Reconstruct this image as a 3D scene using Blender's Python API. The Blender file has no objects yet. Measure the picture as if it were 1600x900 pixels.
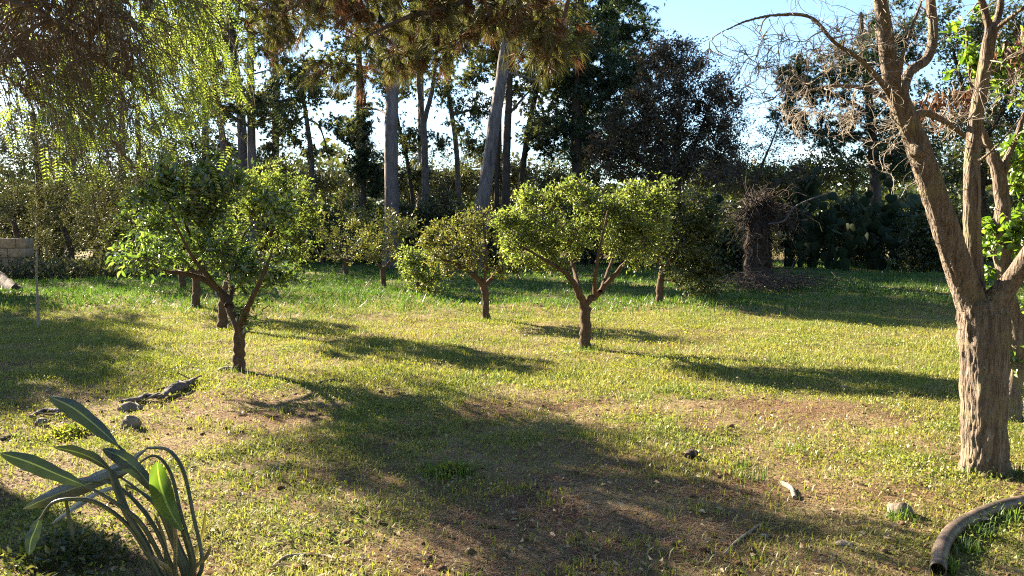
import bpy, math, numpy as np
from mathutils import Vector, Matrix
R = math.radians
rng = np.random.default_rng(11)
sc = bpy.context.scene
C = sc.collection
# ------------------------------------------------------------------ camera
F = 1256.0; CAMH = 1.5; PITCH = math.atan(95 / F)
SP, CP = math.sin(PITCH), math.cos(PITCH)
cd = bpy.data.cameras.new('camera'); cd.sensor_width = 36; cd.lens = 36 * F / 1600
cd.clip_start = 0.05; cd.clip_end = 2000
cam = bpy.data.objects.new('camera', cd); C.objects.link(cam)
cam.location = (0, 0, CAMH); cam.rotation_euler = (math.pi / 2 - PITCH, 0, 0)
sc.camera = cam
# ------------------------------------------------------------------ light
AZ, EL = R(-48), R(25)                      # sun azimuth from +Y (negative = to the left), elevation
SUN = np.array([math.sin(AZ) * math.cos(EL), math.cos(AZ) * math.cos(EL), math.sin(EL)])
w = bpy.data.worlds.new('World'); sc.world = w; w.use_nodes = True
nt = w.node_tree; bg = nt.nodes['Background']
sky = nt.nodes.new('ShaderNodeTexSky'); sky.sky_type = 'NISHITA'; sky.sun_disc = False
sky.sun_elevation = EL; sky.sun_rotation = AZ; sky.air_density = 1.0; sky.dust_density = 0.25; sky.ozone_density = 3.5
tc = nt.nodes.new('ShaderNodeTexCoord'); mp = nt.nodes.new('ShaderNodeMapping'); mp.inputs['Scale'].default_value = (1, 1, 3)
nz = nt.nodes.new('ShaderNodeTexNoise'); nz.inputs['Scale'].default_value = 3.2; nz.inputs['Detail'].default_value = 7; nz.inputs['Roughness'].default_value = .6
cr = nt.nodes.new('ShaderNodeValToRGB'); cr.color_ramp.elements[0].position = .60; cr.color_ramp.elements[1].position = .80
mx = nt.nodes.new('ShaderNodeMix'); mx.data_type = 'RGBA'; mx.inputs['B'].default_value = (11.5, 11.5, 11.8, 1)
nt.links.new(tc.outputs['Generated'], mp.inputs['Vector']); nt.links.new(mp.outputs[0], nz.inputs['Vector'])
nt.links.new(nz.outputs['Fac'], cr.inputs['Fac']); nt.links.new(cr.outputs['Color'], mx.inputs['Factor'])
nt.links.new(sky.outputs[0], mx.inputs['A']); nt.links.new(mx.outputs['Result'], bg.inputs['Color'])
bg.inputs['Strength'].default_value = 0.05
sd = bpy.data.lights.new('sun', 'SUN'); sd.energy = 5.0; sd.angle = R(.53); sd.color = (1, .85, .64)
so = bpy.data.objects.new('sun', sd); C.objects.link(so)
so.rotation_euler = Vector(SUN).to_track_quat('Z', 'Y').to_euler()
sc.view_settings.view_transform = 'Standard'; sc.view_settings.look = 'None'
sc.view_settings.exposure = 2.8; sc.view_settings.gamma = 1
cy = sc.cycles
cy.max_bounces = 6; cy.diffuse_bounces = 3; cy.glossy_bounces = 2; cy.transmission_bounces = 4; cy.transparent_max_bounces = 4
cy.use_adaptive_sampling = True; cy.adaptive_threshold = .008; cy.use_denoising = False; cy.filter_width = 1.15
cy.sample_clamp_indirect = 6; cy.caustics_reflective = False; cy.caustics_refractive = False

# ------------------------------------------------------------------ noise, projection
def _h(i, j, k):
    with np.errstate(over='ignore'):
        n = (i.astype(np.int64).astype(np.uint32) * np.uint32(374761393) + j.astype(np.int64).astype(np.uint32) * np.uint32(668265263)
             + k.astype(np.int64).astype(np.uint32) * np.uint32(2246822519))
        n = (n ^ (n >> np.uint32(13))) * np.uint32(1274126177)
        n = n ^ (n >> np.uint32(16))
    return n.astype(np.float64) / 4294967295.0
def vn(x, y, z=0.0):
    x, y, z = np.broadcast_arrays(np.asarray(x, float), np.asarray(y, float), np.asarray(z, float))
    i, j, k = np.floor(x), np.floor(y), np.floor(z)
    a, b, c = x - i, y - j, z - k
    a, b, c = [t * t * (3 - 2 * t) for t in (a, b, c)]
    o = 0
    for di in (0, 1):
        for dj in (0, 1):
            for dk in (0, 1):
                o = o + _h(i + di, j + dj, k + dk) * (a if di else 1 - a) * (b if dj else 1 - b) * (c if dk else 1 - c)
    return o
def fbm(x, y, z=0.0, o=4):
    s, a, t = 0, .5, 0
    for q in range(o):
        f = 2.03 ** q
        s = s + a * vn(x * f + 17.3 * q, y * f - 9.1 * q, np.asarray(z) * f + 5.7 * q); t += a; a *= .5
    return s / t
def sst(e0, e1, x):
    t = np.clip((x - e0) / (e1 - e0), 0, 1); return t * t * (3 - 2 * t)
def H(x, y):
    x = np.asarray(x, float); y = np.asarray(y, float)
    h = .10 * (fbm(x / 1.1, y / 1.1, 1.5, 3) - .5) + .04 * (fbm(x / .35, y / .35, 7.1, 2) - .5)
    back = sst(12.5, 16, y + .8 * vn(x / 2, 3.3) - .4)
    h = h + back * (.10 + .30 * (fbm(x / 2.3, y / 1.3, 4.4, 2) - .45))
    return h * sst(300, 100, np.hypot(x, y))
def PX(x, y, Y):
    u = (x - 800) / F; v = (450 - y) / F
    t = Y / (CP + v * SP)
    return np.array([u * t, Y, CAMH + (-SP + v * CP) * t])
def GY(y):
    v = (450 - y) / F
    return CAMH / (SP - v * CP) * (CP + v * SP)
def G(x, y):
    p = PX(x, y, GY(y)); p[2] = float(H(p[0], p[1])); return p
def nrm(v):
    return v / np.maximum(np.linalg.norm(v, axis=-1, keepdims=True), 1e-9)

# ------------------------------------------------------------------ mesh helpers
class MB:
    def __init__(s): s.v = []; s.f = []; s.n = 0
    def add(s, V, Fc):
        V = np.asarray(V, float).reshape(-1, 3); Fc = np.asarray(Fc, np.int64)
        s.v.append(V); s.f.append(Fc + s.n); s.n += len(V)
    def mesh(s, name, mat, smooth=False):
        me = bpy.data.meshes.new(name)
        V = np.concatenate(s.v).astype(np.float32)
        me.vertices.add(len(V)); me.vertices.foreach_set('co', V.ravel())
        lv = np.concatenate([f.ravel() for f in s.f]).astype(np.int32)
        lt = np.concatenate([np.full(len(f), f.shape[1]) for f in s.f]).astype(np.int32)
        me.loops.add(len(lv)); me.loops.foreach_set('vertex_index', lv)
        ls = np.concatenate([[0], np.cumsum(lt)[:-1]]).astype(np.int32)
        me.polygons.add(len(lt)); me.polygons.foreach_set('loop_start', ls)
        try: me.polygons.foreach_set('loop_total', lt)
        except Exception: pass
        me.update(calc_edges=True)
        if smooth: me.polygons.foreach_set('use_smooth', np.ones(len(lt), bool))
        me.materials.append(mat)
        return me
    def build(s, name, mat, parent=None, smooth=False, kind=None):
        o = bpy.data.objects.new(name, s.mesh(name, mat, smooth)); C.objects.link(o)
        if parent is not None:
            o.parent = parent; o.matrix_parent_inverse = Matrix.Translation(-parent.location)
        if kind: o['kind'] = kind
        return o
def tag(o, label, cat, group=None):
    o['label'] = label; o['category'] = cat
    if group: o['group'] = group
    return o
def thing(name, label, cat, loc, group=None):
    o = bpy.data.objects.new(name, None); C.objects.link(o); o.location = Vector(loc); o.empty_display_size = .1
    return tag(o, label, cat, group)

def tubes(P, Rd, sides=4, cap=False):
    """P (m,n,3) polylines, Rd (m,n) radii -> verts, faces"""
    P = np.asarray(P, float); Rd = np.asarray(Rd, float)
    if P.ndim == 2: P = P[None]; Rd = Rd[None]
    m, n, _ = P.shape
    T = np.empty_like(P); T[:, 1:-1] = P[:, 2:] - P[:, :-2]; T[:, 0] = P[:, 1] - P[:, 0]; T[:, -1] = P[:, -1] - P[:, -2]
    T = nrm(T)
    ref = np.where((np.abs(T[:, :1, 2]) > .75)[..., None], np.array([0.93, .36, 0]), np.array([0, .1, .99]))
    ref = np.broadcast_to(ref, T.shape).copy()
    A = np.empty_like(T)
    A[:, 0] = nrm(ref[:, 0] - T[:, 0] * (ref[:, 0] * T[:, 0]).sum(-1, keepdims=True))
    for q in range(1, n):
        a = A[:, q - 1]; A[:, q] = nrm(a - T[:, q] * (a * T[:, q]).sum(-1, keepdims=True))
    B = np.cross(T, A)
    an = np.linspace(0, 2 * np.pi, sides, endpoint=False)
    V = P[:, :, None] + Rd[:, :, None, None] * (A[:, :, None] * np.cos(an)[:, None] + B[:, :, None] * np.sin(an)[:, None])
    idx = np.arange(m * n * sides).reshape(m, n, sides)
    a = idx[:, :-1]; b = idx[:, 1:]
    Fc = np.stack([a, np.roll(a, -1, 2), np.roll(b, -1, 2), b], -1).reshape(-1, 4)
    return V.reshape(-1, 3), Fc, idx
def smoothpath(pts, n):
    """Catmull-Rom through pts (k,d) -> (n,d)"""
    p = np.asarray(pts, float); k = len(p)
    if k == 2: return p[0] + (p[1] - p[0]) * np.linspace(0, 1, n)[:, None]
    q = np.vstack([2 * p[0] - p[1], p, 2 * p[-1] - p[-2]])
    t = np.linspace(0, k - 1 - 1e-6, n); i = t.astype(int); u = (t - i)[:, None]
    a, b, c, d = q[i], q[i + 1], q[i + 2], q[i + 3]
    return .5 * (2 * b + (c - a) * u + (2 * a - 5 * b + 4 * c - d) * u ** 2 + (3 * b - a - 3 * c + d) * u ** 3)
def limb_tube(mb, path, rad, sides=10, rough=.06, cap=True):
    n = len(path)
    V, Fc, idx = tubes(path, rad, sides)
    c = np.repeat(path, sides, 0); d = V - c
    nz_ = fbm(V[:, 0] * 14, V[:, 1] * 14, V[:, 2] * 6, 2) - .5
    V = c + d * (1 + rough * 2 * nz_)[:, None]
    mb.add(V, Fc)
    if cap:
        e = idx[0, -1]; mb.f.append(np.array([[x for x in e]]) + mb.n - len(V)) if sides in (3, 4) else None
        if sides > 4:
            V2 = np.vstack([V[e], path[-1:] + (path[-1:] - path[-2:-1]) * .15]); k = sides
            mb.add(V2, [[q, (q + 1) % k, k] for q in range(k)])
def kites(P, D, L, W, fold=.25, up=None, bend=.15):
    """simple folded 4-vertex leaves"""
    n = len(P); D = nrm(D)
    if up is None: up = nrm(rng.normal(size=(n, 3)) + np.array([0, 0, .9]))
    S = nrm(np.cross(D, up)); N = np.cross(S, D)
    L = np.broadcast_to(L, (n,))[:, None]; W = np.broadcast_to(W, (n,))[:, None]
    m = P + D * L * .45
    V = np.stack([P, m + S * W * .5 + N * W * fold, P + D * L - N * L * bend, m - S * W * .5 + N * W * fold], 1)
    i = np.arange(n)[:, None] * 4
    Fc = np.concatenate([i + np.array([[0, 1, 2]]), i + np.array([[0, 2, 3]])])
    return V.reshape(-1, 3), Fc
def tris1(P, D, L, W):
    n = len(P); D = nrm(D); S = nrm(np.cross(D, rng.normal(size=(n, 3)) + np.array([0, 0, .9])))
    L = np.broadcast_to(L, (n,))[:, None]; W = np.broadcast_to(W, (n,))[:, None] * 1.05
    V = np.stack([P + S * W * .55 + D * L * .1, P - S * W * .5 + D * L * .3, P + D * L * .95 + S * W * .1], 1)
    return V.reshape(-1, 3), np.arange(n * 3).reshape(-1, 3)
def leaves6(P, D, L, W, fold=.2, up=None, bend=.2):
    """8-vertex leaf: rounder outline, midrib fold and droop"""
    n = len(P); D = nrm(D)
    if up is None: up = nrm(rng.normal(size=(n, 3)) + np.array([0, 0, .9]))
    S = nrm(np.cross(D, up)); N = np.cross(S, D)
    L = np.broadcast_to(L, (n,))[:, None]; W = np.broadcast_to(W, (n,))[:, None]
    rows = []
    for t, wd in ((.0, 0), (.3, .46), (.68, .40), (1, 0)):
        c = P + D * L * t - N * L * bend * t * t
        if wd == 0: rows.append(c[:, None])
        else: rows.append(np.stack([c + S * W * wd + N * W * fold, c, c - S * W * wd + N * W * fold], 1))
    V = np.concatenate(rows, 1)                      # 1+3+3+1 = 8
    i = np.arange(n)[:, None] * 8
    tri = np.concatenate([i + np.array([f]) for f in ([0, 1, 2], [0, 2, 3], [4, 7, 5], [5, 7, 6])])
    qd = np.concatenate([i + np.array([f]) for f in ([1, 4, 5, 2], [2, 5, 6, 3])])
    return V.reshape(-1, 3), tri, qd
def needle_tufts(P, D, m, L, W, spread):
    n = len(P); P = np.repeat(P, m, 0); D = np.repeat(nrm(D), m, 0)
    d = nrm(D + rng.normal(size=D.shape) * spread)
    s = nrm(np.cross(d, rng.normal(size=d.shape)))
    l = L * rng.uniform(.65, 1.15, (n * m, 1))
    V = np.stack([P + s * W * .5, P - s * W * .5, P + d * l], 1)
    return V.reshape(-1, 3), np.arange(n * m * 3).reshape(-1, 3)

# ------------------------------------------------------------------ materials
def newmat(name):
    m = bpy.data.materials.new(name); m.use_nodes = True
    m.node_tree.nodes.clear(); return m, m.node_tree
def nd(t, ty, **kw):
    n = t.nodes.new(ty)
    for k, v in kw.items():
        if k in n.inputs: n.inputs[k].default_value = v
        else: setattr(n, k, v)
    return n
def ramp(t, cols, src, interp='LINEAR'):
    r = t.nodes.new('ShaderNodeValToRGB'); r.color_ramp.interpolation = interp
    e = r.color_ramp.elements
    while len(e) < len(cols): e.new(.5)
    for q, (p, c) in enumerate(cols): e[q].position = p; e[q].color = (*c, 1)
    t.links.new(src, r.inputs['Fac']); return r
def leafmat(name, cols, tr=.45, gloss=.06, rough=.45, tcol=None, patch=None):
    """random colour per leaf, diffuse + translucent, a little sheen"""
    m, t = newmat(name); L = t.links.new
    out = nd(t, 'ShaderNodeOutputMaterial'); gi = nd(t, 'ShaderNodeNewGeometry')
    k = len(cols); r = ramp(t, [((q + .5) / k, c) for q, c in enumerate(cols)], gi.outputs['Random Per Island'])
    col = r.outputs['Color']
    if patch:
        pn = nd(t, 'ShaderNodeTexNoise', Scale=patch[0], Detail=3.0); L(gi.outputs['Position'], pn.inputs['Vector'])
        pr = ramp(t, [(.4, (0, 0, 0)), (.62, (1, 1, 1))], pn.outputs['Fac'])
        mxx = nd(t, 'ShaderNodeMix', data_type='RGBA'); mxx.inputs['B'].default_value = (*patch[1], 1)
        ml = nd(t, 'ShaderNodeMath', operation='MULTIPLY'); ml.inputs[1].default_value = patch[2]
        L(pr.outputs['Color'], ml.inputs[0]); L(ml.outputs[0], mxx.inputs['Factor'])
        L(col, mxx.inputs['A']); col = mxx.outputs['Result']
    d = nd(t, 'ShaderNodeBsdfDiffuse'); tl = nd(t, 'ShaderNodeBsdfTranslucent')
    L(col, d.inputs['Color'])
    hs = nd(t, 'ShaderNodeMix', data_type='RGBA', blend_type='MULTIPLY'); hs.inputs['Factor'].default_value = 1
    hs.inputs['B'].default_value = (*(tcol or (1.5, 1.55, .7)), 1); L(col, hs.inputs['A']); L(hs.outputs['Result'], tl.inputs['Color'])
    a = nd(t, 'ShaderNodeMixShader', Fac=tr); L(d.outputs[0], a.inputs[1]); L(tl.outputs[0], a.inputs[2])
    g = nd(t, 'ShaderNodeBsdfGlossy', Roughness=rough); b = nd(t, 'ShaderNodeMixShader', Fac=gloss)
    L(a.outputs[0], b.inputs[1]); L(g.outputs[0], b.inputs[2]); L(b.outputs[0], out.inputs['Surface'])
    return m
def barkmat(name, c0, c1, c2=None, sx=14., sz=3., bump=.5, dist=.02, moss=None):
    m, t = newmat(name); L = t.links.new
    out = nd(t, 'ShaderNodeOutputMaterial'); p = nd(t, 'ShaderNodeBsdfPrincipled', Roughness=.9); p.inputs['Specular IOR Level'].default_value = .15
    tc = nd(t, 'ShaderNodeNewGeometry'); mp = nd(t, 'ShaderNodeMapping'); mp.inputs['Scale'].default_value = (sx, sx, sz)
    L(tc.outputs['Position'], mp.inputs['Vector'])
    n1 = nd(t, 'ShaderNodeTexNoise', Scale=1.0, Detail=8.0, Roughness=.65, Distortion=.6); L(mp.outputs[0], n1.inputs['Vector'])
    vo = nd(t, 'ShaderNodeTexVoronoi', Scale=1.3, feature='DISTANCE_TO_EDGE'); L(mp.outputs[0], vo.inputs['Vector'])
    r = ramp(t, [(.3, c0), (.55, c1), (.75, c2 or c1)], n1.outputs['Fac'])
    col = r.outputs['Color']
    if moss:
        n2 = nd(t, 'ShaderNodeTexNoise', Scale=5.0, Detail=5.0); L(tc.outputs['Position'], n2.inputs['Vector'])
        r2 = ramp(t, [(.52, (0, 0, 0)), (.66, (.8, .8, .8))], n2.outputs['Fac'])
        mxx = nd(t, 'ShaderNodeMix', data_type='RGBA'); mxx.inputs['B'].default_value = (*moss, 1)
        L(r2.outputs['Color'], mxx.inputs['Factor']); L(col, mxx.inputs['A']); col = mxx.outputs['Result']
    ma = nd(t, 'ShaderNodeMath', operation='MULTIPLY_ADD'); ma.inputs[1].default_value = .8; L(vo.outputs['Distance'], ma.inputs[0]); L(n1.outputs['Fac'], ma.inputs[2])
    b = nd(t, 'ShaderNodeBump', Strength=bump, Distance=dist); L(ma.outputs[0], b.inputs['Height'])
    L(col, p.inputs['Base Color']); L(b.outputs[0], p.inputs['Normal']); L(p.outputs[0], out.inputs['Surface'])
    return m

M = {}
M['bark_big'] = barkmat('bark_grey_tan', (.075, .056, .043), (.205, .162, .125), (.31, .26, .205), 42, 5.5, 1.0, .03, (.22, .19, .11))
M['bark_twig'] = barkmat('bark_pale_twig', (.17, .145, .115), (.28, .24, .195), (.38, .335, .28), 30, 20, .3, .004)
M['bark_citrus'] = barkmat('bark_citrus', (.055, .036, .024), (.10, .066, .044), (.16, .11, .075), 26, 9, .6, .012)
M['bark_pine'] = barkmat('bark_pine', (.06, .05, .047), (.15, .13, .125), (.21, .185, .18), 9, 2.6, .9, .05)
M['bark_dark'] = barkmat('bark_dark', (.03, .024, .02), (.07, .055, .045), (.11, .09, .075), 9, 3, .7, .04)
M['bark_pepper'] = barkmat('bark_pepper', (.09, .066, .045), (.16, .12, .08), (.23, .175, .12), 30, 10, .5, .01)
M['leaf_citrus'] = leafmat('leaf_citrus_deep', [(.055, .095, .02), (.08, .135, .027), (.12, .18, .04), (.18, .23, .06)], .54, .12, .3, (1.4, 1.5, .75))
M['leaf_citrus_pale'] = leafmat('leaf_citrus_pale', [(.08, .11, .026), (.13, .17, .038), (.19, .23, .055), (.26, .27, .085)], .5, .07, .38, (1.35, 1.5, .8))
M['leaf_citrus_mid'] = leafmat('leaf_citrus_mid', [(.065, .085, .022), (.10, .12, .032), (.145, .155, .048), (.17, .15, .06)], .46, .06, .4)
M['leaf_shrub'] = leafmat('leaf_shrub_dark', [(.028, .042, .014), (.04, .06, .018), (.06, .075, .024), (.08, .08, .035)], .38, .05, .4)
M['leaf_olive'] = leafmat('leaf_olive', [(.04, .045, .02), (.058, .064, .03), (.08, .085, .04), (.11, .11, .06)], .26, .05, .45)
M['leaf_rust'] = leafmat('leaf_rusty', [(.055, .042, .028), (.075, .055, .036), (.06, .065, .028), (.09, .07, .045)], .35, .05, .5, (1.3, 1.1, .8))
M['leaf_dead'] = leafmat('leaf_dead', [(.07, .034, .022), (.11, .055, .034), (.16, .095, .055)], .25, .04, .5, (1.4, 1.1, .7))
M['leaf_bright'] = leafmat('leaf_bright', [(.07, .14, .015), (.11, .20, .025), (.15, .24, .035), (.20, .27, .05)], .45, .07, .35)
M['leaf_pepper'] = leafmat('leaf_pepper', [(.115, .165, .032), (.155, .21, .042), (.195, .25, .055), (.25, .28, .08)], .58, .05, .4, (1.4, 1.45, .75))
M['needle'] = leafmat('needle_pine', [(.065, .082, .035), (.095, .11, .046), (.125, .135, .06), (.16, .15, .08)], .48, .04, .45)
M['needle_blue'] = leafmat('needle_dark', [(.028, .052, .03), (.04, .07, .037), (.055, .088, .044)], .36, .04, .45)
M['needle_over'] = leafmat('needle_overhead', [(.07, .085, .03), (.10, .115, .042), (.14, .14, .055), (.15, .12, .06)], .4, .05, .4)
M['needle_dead'] = leafmat('needle_dead', [(.11, .055, .034), (.16, .085, .05), (.20, .12, .07)], .35, .04, .5, (1.4, 1.1, .8))
M['grass'] = leafmat('grass_short', [(.095, .145, .026), (.14, .19, .036), (.19, .235, .05), (.30, .29, .09)], .4, .03, .5, (1.3, 1.3, .7), (1.1, (.34, .28, .11), .42))
M['grass_tall'] = leafmat('grass_tall', [(.03, .07, .013), (.045, .095, .017), (.07, .13, .025)], .45, .04, .45, None, (.7, (.09, .15, .035), .5))
M['weed'] = leafmat('weed', [(.06, .12, .02), (.09, .16, .03), (.13, .19, .04)], .4, .04, .45)
M['lawn_weed'] = leafmat('lawn_weed', [(.10, .14, .025), (.15, .185, .035), (.20, .21, .05), (.25, .23, .07)], .42, .04, .45)
M['fibre'] = leafmat('trunk_fibre', [(.03, .018, .012), (.05, .03, .02), (.07, .045, .03)], .08, .02, .6, (1.1, 1, .9))
M['straw'] = leafmat('straw', [(.26, .19, .11), (.36, .28, .17), (.20, .12, .07), (.44, .36, .24)], .2, .04, .5, (1.2, 1.1, .9))
M['strelitzia'] = None

def groundmat():
    m, t = newmat('soil_and_litter'); L = t.links.new
    out = nd(t, 'ShaderNodeOutputMaterial'); p = nd(t, 'ShaderNodeBsdfPrincipled', Roughness=.95); p.inputs['Specular IOR Level'].default_value = .1
    g = nd(t, 'ShaderNodeNewGeometry'); pos = g.outputs['Position']
    n1 = nd(t, 'ShaderNodeTexNoise', Scale=55.0, Detail=6.0, Roughness=.7); L(pos, n1.inputs['Vector'])
    n2 = nd(t, 'ShaderNodeTexNoise', Scale=1.3, Detail=4.0, Roughness=.6); L(pos, n2.inputs['Vector'])
    n3 = nd(t, 'ShaderNodeTexNoise', Scale=12.0, Detail=5.0, Roughness=.6); L(pos, n3.inputs['Vector'])
    soil = ramp(t, [(.3, (.07, .036, .023)), (.5, (.14, .075, .047)), (.68, (.235, .14, .09))], n1.outputs['Fac'])
    lit = ramp(t, [(.3, (.13, .088, .05)), (.5, (.25, .18, .10)), (.7, (.40, .31, .18))], n1.outputs['Fac'])
    f1 = ramp(t, [(.44, (0, 0, 0)), (.62, (1, 1, 1))], n2.outputs['Fac'])
    a = nd(t, 'ShaderNodeMix', data_type='RGBA'); L(f1.outputs['Color'], a.inputs['Factor']); L(soil.outputs['Color'], a.inputs['A']); L(lit.outputs['Color'], a.inputs['B'])
    at = nd(t, 'ShaderNodeAttribute', attribute_name='turf')
    f2 = nd(t, 'ShaderNodeMath', operation='MULTIPLY'); f3 = ramp(t, [(.28, (.2, .2, .2)), (.52, (1, 1, 1))], n3.outputs['Fac'])
    L(at.outputs['Fac'], f2.inputs[0]); L(f3.outputs['Color'], f2.inputs[1])
    b = nd(t, 'ShaderNodeMix', data_type='RGBA'); b.inputs['B'].default_value = (.145, .165, .042, 1); L(f2.outputs[0], b.inputs['Factor']); L(a.outputs['Result'], b.inputs['A'])
    bp = nd(t, 'ShaderNodeBump', Strength=.9, Distance=.03); ad = nd(t, 'ShaderNodeMath', operation='MULTIPLY_ADD'); ad.inputs[1].default_value = 2.0
    L(n3.outputs['Fac'], ad.inputs[0]); L(n1.outputs['Fac'], ad.inputs[2]); L(ad.outputs[0], bp.inputs['Height'])
    L(b.outputs['Result'], p.inputs['Base Color']); L(bp.outputs[0], p.inputs['Normal']); L(p.outputs[0], out.inputs['Surface'])
    return m
def stonemat(name, c0, c1, s=9.):
    m, t = newmat(name); L = t.links.new
    out = nd(t, 'ShaderNodeOutputMaterial'); p = nd(t, 'ShaderNodeBsdfPrincipled', Roughness=.9)
    g = nd(t, 'ShaderNodeNewGeometry'); n1 = nd(t, 'ShaderNodeTexNoise', Scale=s, Detail=8.0, Roughness=.65); L(g.outputs['Position'], n1.inputs['Vector'])
    r = ramp(t, [(.35, c0), (.65, c1)], n1.outputs['Fac']); bp = nd(t, 'ShaderNodeBump', Strength=.7, Distance=.02); L(n1.outputs['Fac'], bp.inputs['Height'])
    L(r.outputs['Color'], p.inputs['Base Color']); L(bp.outputs[0], p.inputs['Normal']); L(p.outputs[0], out.inputs['Surface'])
    return m
M['ground'] = groundmat()
M['stone'] = stonemat('limestone', (.24, .165, .10), (.40, .29, .185))
M['rock'] = stonemat('field_stone', (.13, .10, .075), (.27, .22, .165), 18)

# ------------------------------------------------------------------ ground
def turf(x, y):
    """how much short grass grows at a spot, 0..1"""
    n = fbm(x / 1.1, y / 1.1, 2.2, 4); n2 = fbm(x / .28, y / .28, 8.8, 2)
    d = sst(.36, .58, n) * (.25 + .75 * sst(.36, .6, n2))
    d = .10 + d * (.60 + .40 * sst(4.2, 6.5, y)) + .20 * sst(6, 10, y)
    u = x / np.maximum(y, .1)
    bare = np.exp(-(((u - .12) / .30) ** 2)) * sst(5.8, 4.1, y + .9 * (vn(x / .6, y / .6, 3.1) - .5))            # worn soil in front of the camera
    return np.clip(d * (1 - .85 * bare), 0, 1)
def grow(lo, a, b, hi, n, m):
    c = np.linspace(a, b, n); s = (b - a) / (n - 1)
    def ext(L, k):
        q = np.geomspace(s * 1.3, 1, k); lo_, hi_ = 1.0001, 3.0
        for _ in range(60):
            mid = (lo_ + hi_) / 2
            if s * (mid ** (k + 1) - mid) / (mid - 1) > L: hi_ = mid
            else: lo_ = mid
        return np.cumsum(s * lo_ ** np.arange(1, k + 1))
    return np.concatenate([a - ext(a - lo, m)[::-1], c, b + ext(hi - b, m)])
gx = grow(-450, -7, 7, 450, 160, 36); gy = grow(-450, 2.6, 11, 450, 130, 46)
X, Y_ = np.meshgrid(gx, gy); Z = H(X, Y_)
mb = MB(); ny, nx = X.shape; ii = np.arange(nx * ny).reshape(ny, nx)
mb.add(np.stack([X, Y_, Z], -1).reshape(-1, 3), np.stack([ii[:-1, :-1], ii[:-1, 1:], ii[1:, 1:], ii[1:, :-1]], -1).reshape(-1, 4))
g = mb.build('ground', M['ground'], smooth=True); g['kind'] = 'structure'
at = g.data.attributes.new('turf', 'FLOAT', 'POINT'); at.data.foreach_set('value', turf(X.ravel(), Y_.ravel()).astype(np.float32))

def blades(name, n_try, y0, y1, dens, hmin, hmax, wmin, wmax, mat, seg=2, lean=.45, flat=False, margin=(.70, .9), power=1.0):
    u = rng.random(n_try); y = (y0 ** (2 - power) + u * (y1 ** (2 - power) - y0 ** (2 - power))) ** (1 / (2 - power)) if power != 2 else y0 * (y1 / y0) ** u
    x = rng.uniform(-1, 1, n_try) * (margin[0] * y + margin[1])
    k = rng.random(n_try) < dens(x, y); x, y = x[k], y[k]; n = len(x)
    P = np.stack([x, y, H(x, y) - .004], 1)
    a = rng.uniform(0, 2 * np.pi, n); ld = np.stack([np.cos(a), np.sin(a), 0 * a], 1)
    b = a + np.pi / 2 + rng.normal(size=n) * .5; sd_ = np.stack([np.cos(b), np.sin(b), 0 * b], 1)
    h = rng.uniform(hmin, hmax, n) * rng.uniform(.6, 1.2, n) * (.45 + 1.1 * fbm(x / .45, y / .45, 5.5, 2)); wd = rng.uniform(wmin, wmax, n) * (1 + .03 * y)
    ln = rng.uniform(0, 1, n) * lean * 2
    up = np.array([0, 0, 1.])
    if flat: 
        up = up * .12; P[:, 2] += .006
    h, wd, ln = h[:, None], wd[:, None], ln[:, None]
    tip = P + up * h * (1 - .3 * ln) + ld * h * (ln + (.9 if flat else 0))
    m = MB(); i = np.arange(n)[:, None]
    if seg == 1:
        m.add(np.stack([P - sd_ * wd, P + sd_ * wd, tip], 1).reshape(-1, 3), i * 3 + np.array([[0, 1, 2]]))
    else:
        c = P + up * h * .6 + ld * h * (ln * .35 + (.5 if flat else 0))
        V = np.stack([P - sd_ * wd, P + sd_ * wd, c + sd_ * wd * .8, c - sd_ * wd * .8, tip], 1).reshape(-1, 3)
        m.add(V, i * 5 + np.array([[0, 1, 2, 3]])); m.add(np.zeros((0, 3)), i * 5 + np.array([[3, 2, 4]]) - 0)
        m.f[-1] = i * 5 + np.array([[3, 2, 4]])
    o = m.build(name, mat, kind='stuff'); return o
def tag_stuff(o, l, c): o['label'] = l; o['category'] = c
tg = lambda x, y: turf(x, y) * sst(15.5, 13.5, y + .8 * vn(x / 2, 3.3) - .4)
o = blades('grass', 300000, 3.0, 7.5, lambda x, y: turf(x, y) ** 1.2 * .95 + .03, .016, .05, .0016, .0034, M['grass'], 2, .8, power=1.0); tag_stuff(o, 'short sparse yellow green grass over the near lawn', 'grass')
o = blades('grass', 420000, 7.5, 17, lambda x, y: .25 + .75 * tg(x, y), .025, .07, .003, .0055, M['grass'], 1, .8, power=1.0); tag_stuff(o, 'short yellow green grass of the middle lawn under the citrus', 'grass')
o = blades('tall_grass', 190000, 13, 34, lambda x, y: sst(12.8, 15.5, y + .8 * vn(x / 2, 3.3) - .4) * (.35 + .65 * vn(x / .8, y / .8)), .06, .17, .004, .008, M['grass_tall'], 1, .5, power=1.0); tag_stuff(o, 'lush taller green grass along the back of the orchard', 'grass')
o = blades('straw_litter', 90000, 3.0, 11, lambda x, y: .25 + .5 * (1 - turf(x, y)), .02, .09, .0009, .002, M['straw'], 1, .2, flat=True, power=1.2); tag_stuff(o, 'dry straw and needle litter on the bare soil', 'litter')
M['litter_dark'] = leafmat('litter_dark', [(.08, .045, .028), (.13, .075, .045), (.19, .12, .07), (.28, .20, .12)], .12, .03, .55, (1.2, 1, .8))
o = blades('needle_litter', 70000, 3.0, 9, lambda x, y: .12 + .88 * (1 - turf(x, y)) ** 2, .03, .10, .0012, .0026, M['litter_dark'], 1, .2, flat=True, power=1.6); tag_stuff(o, 'brown fallen needles and twiglets on the bare red brown soil', 'litter')
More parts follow.
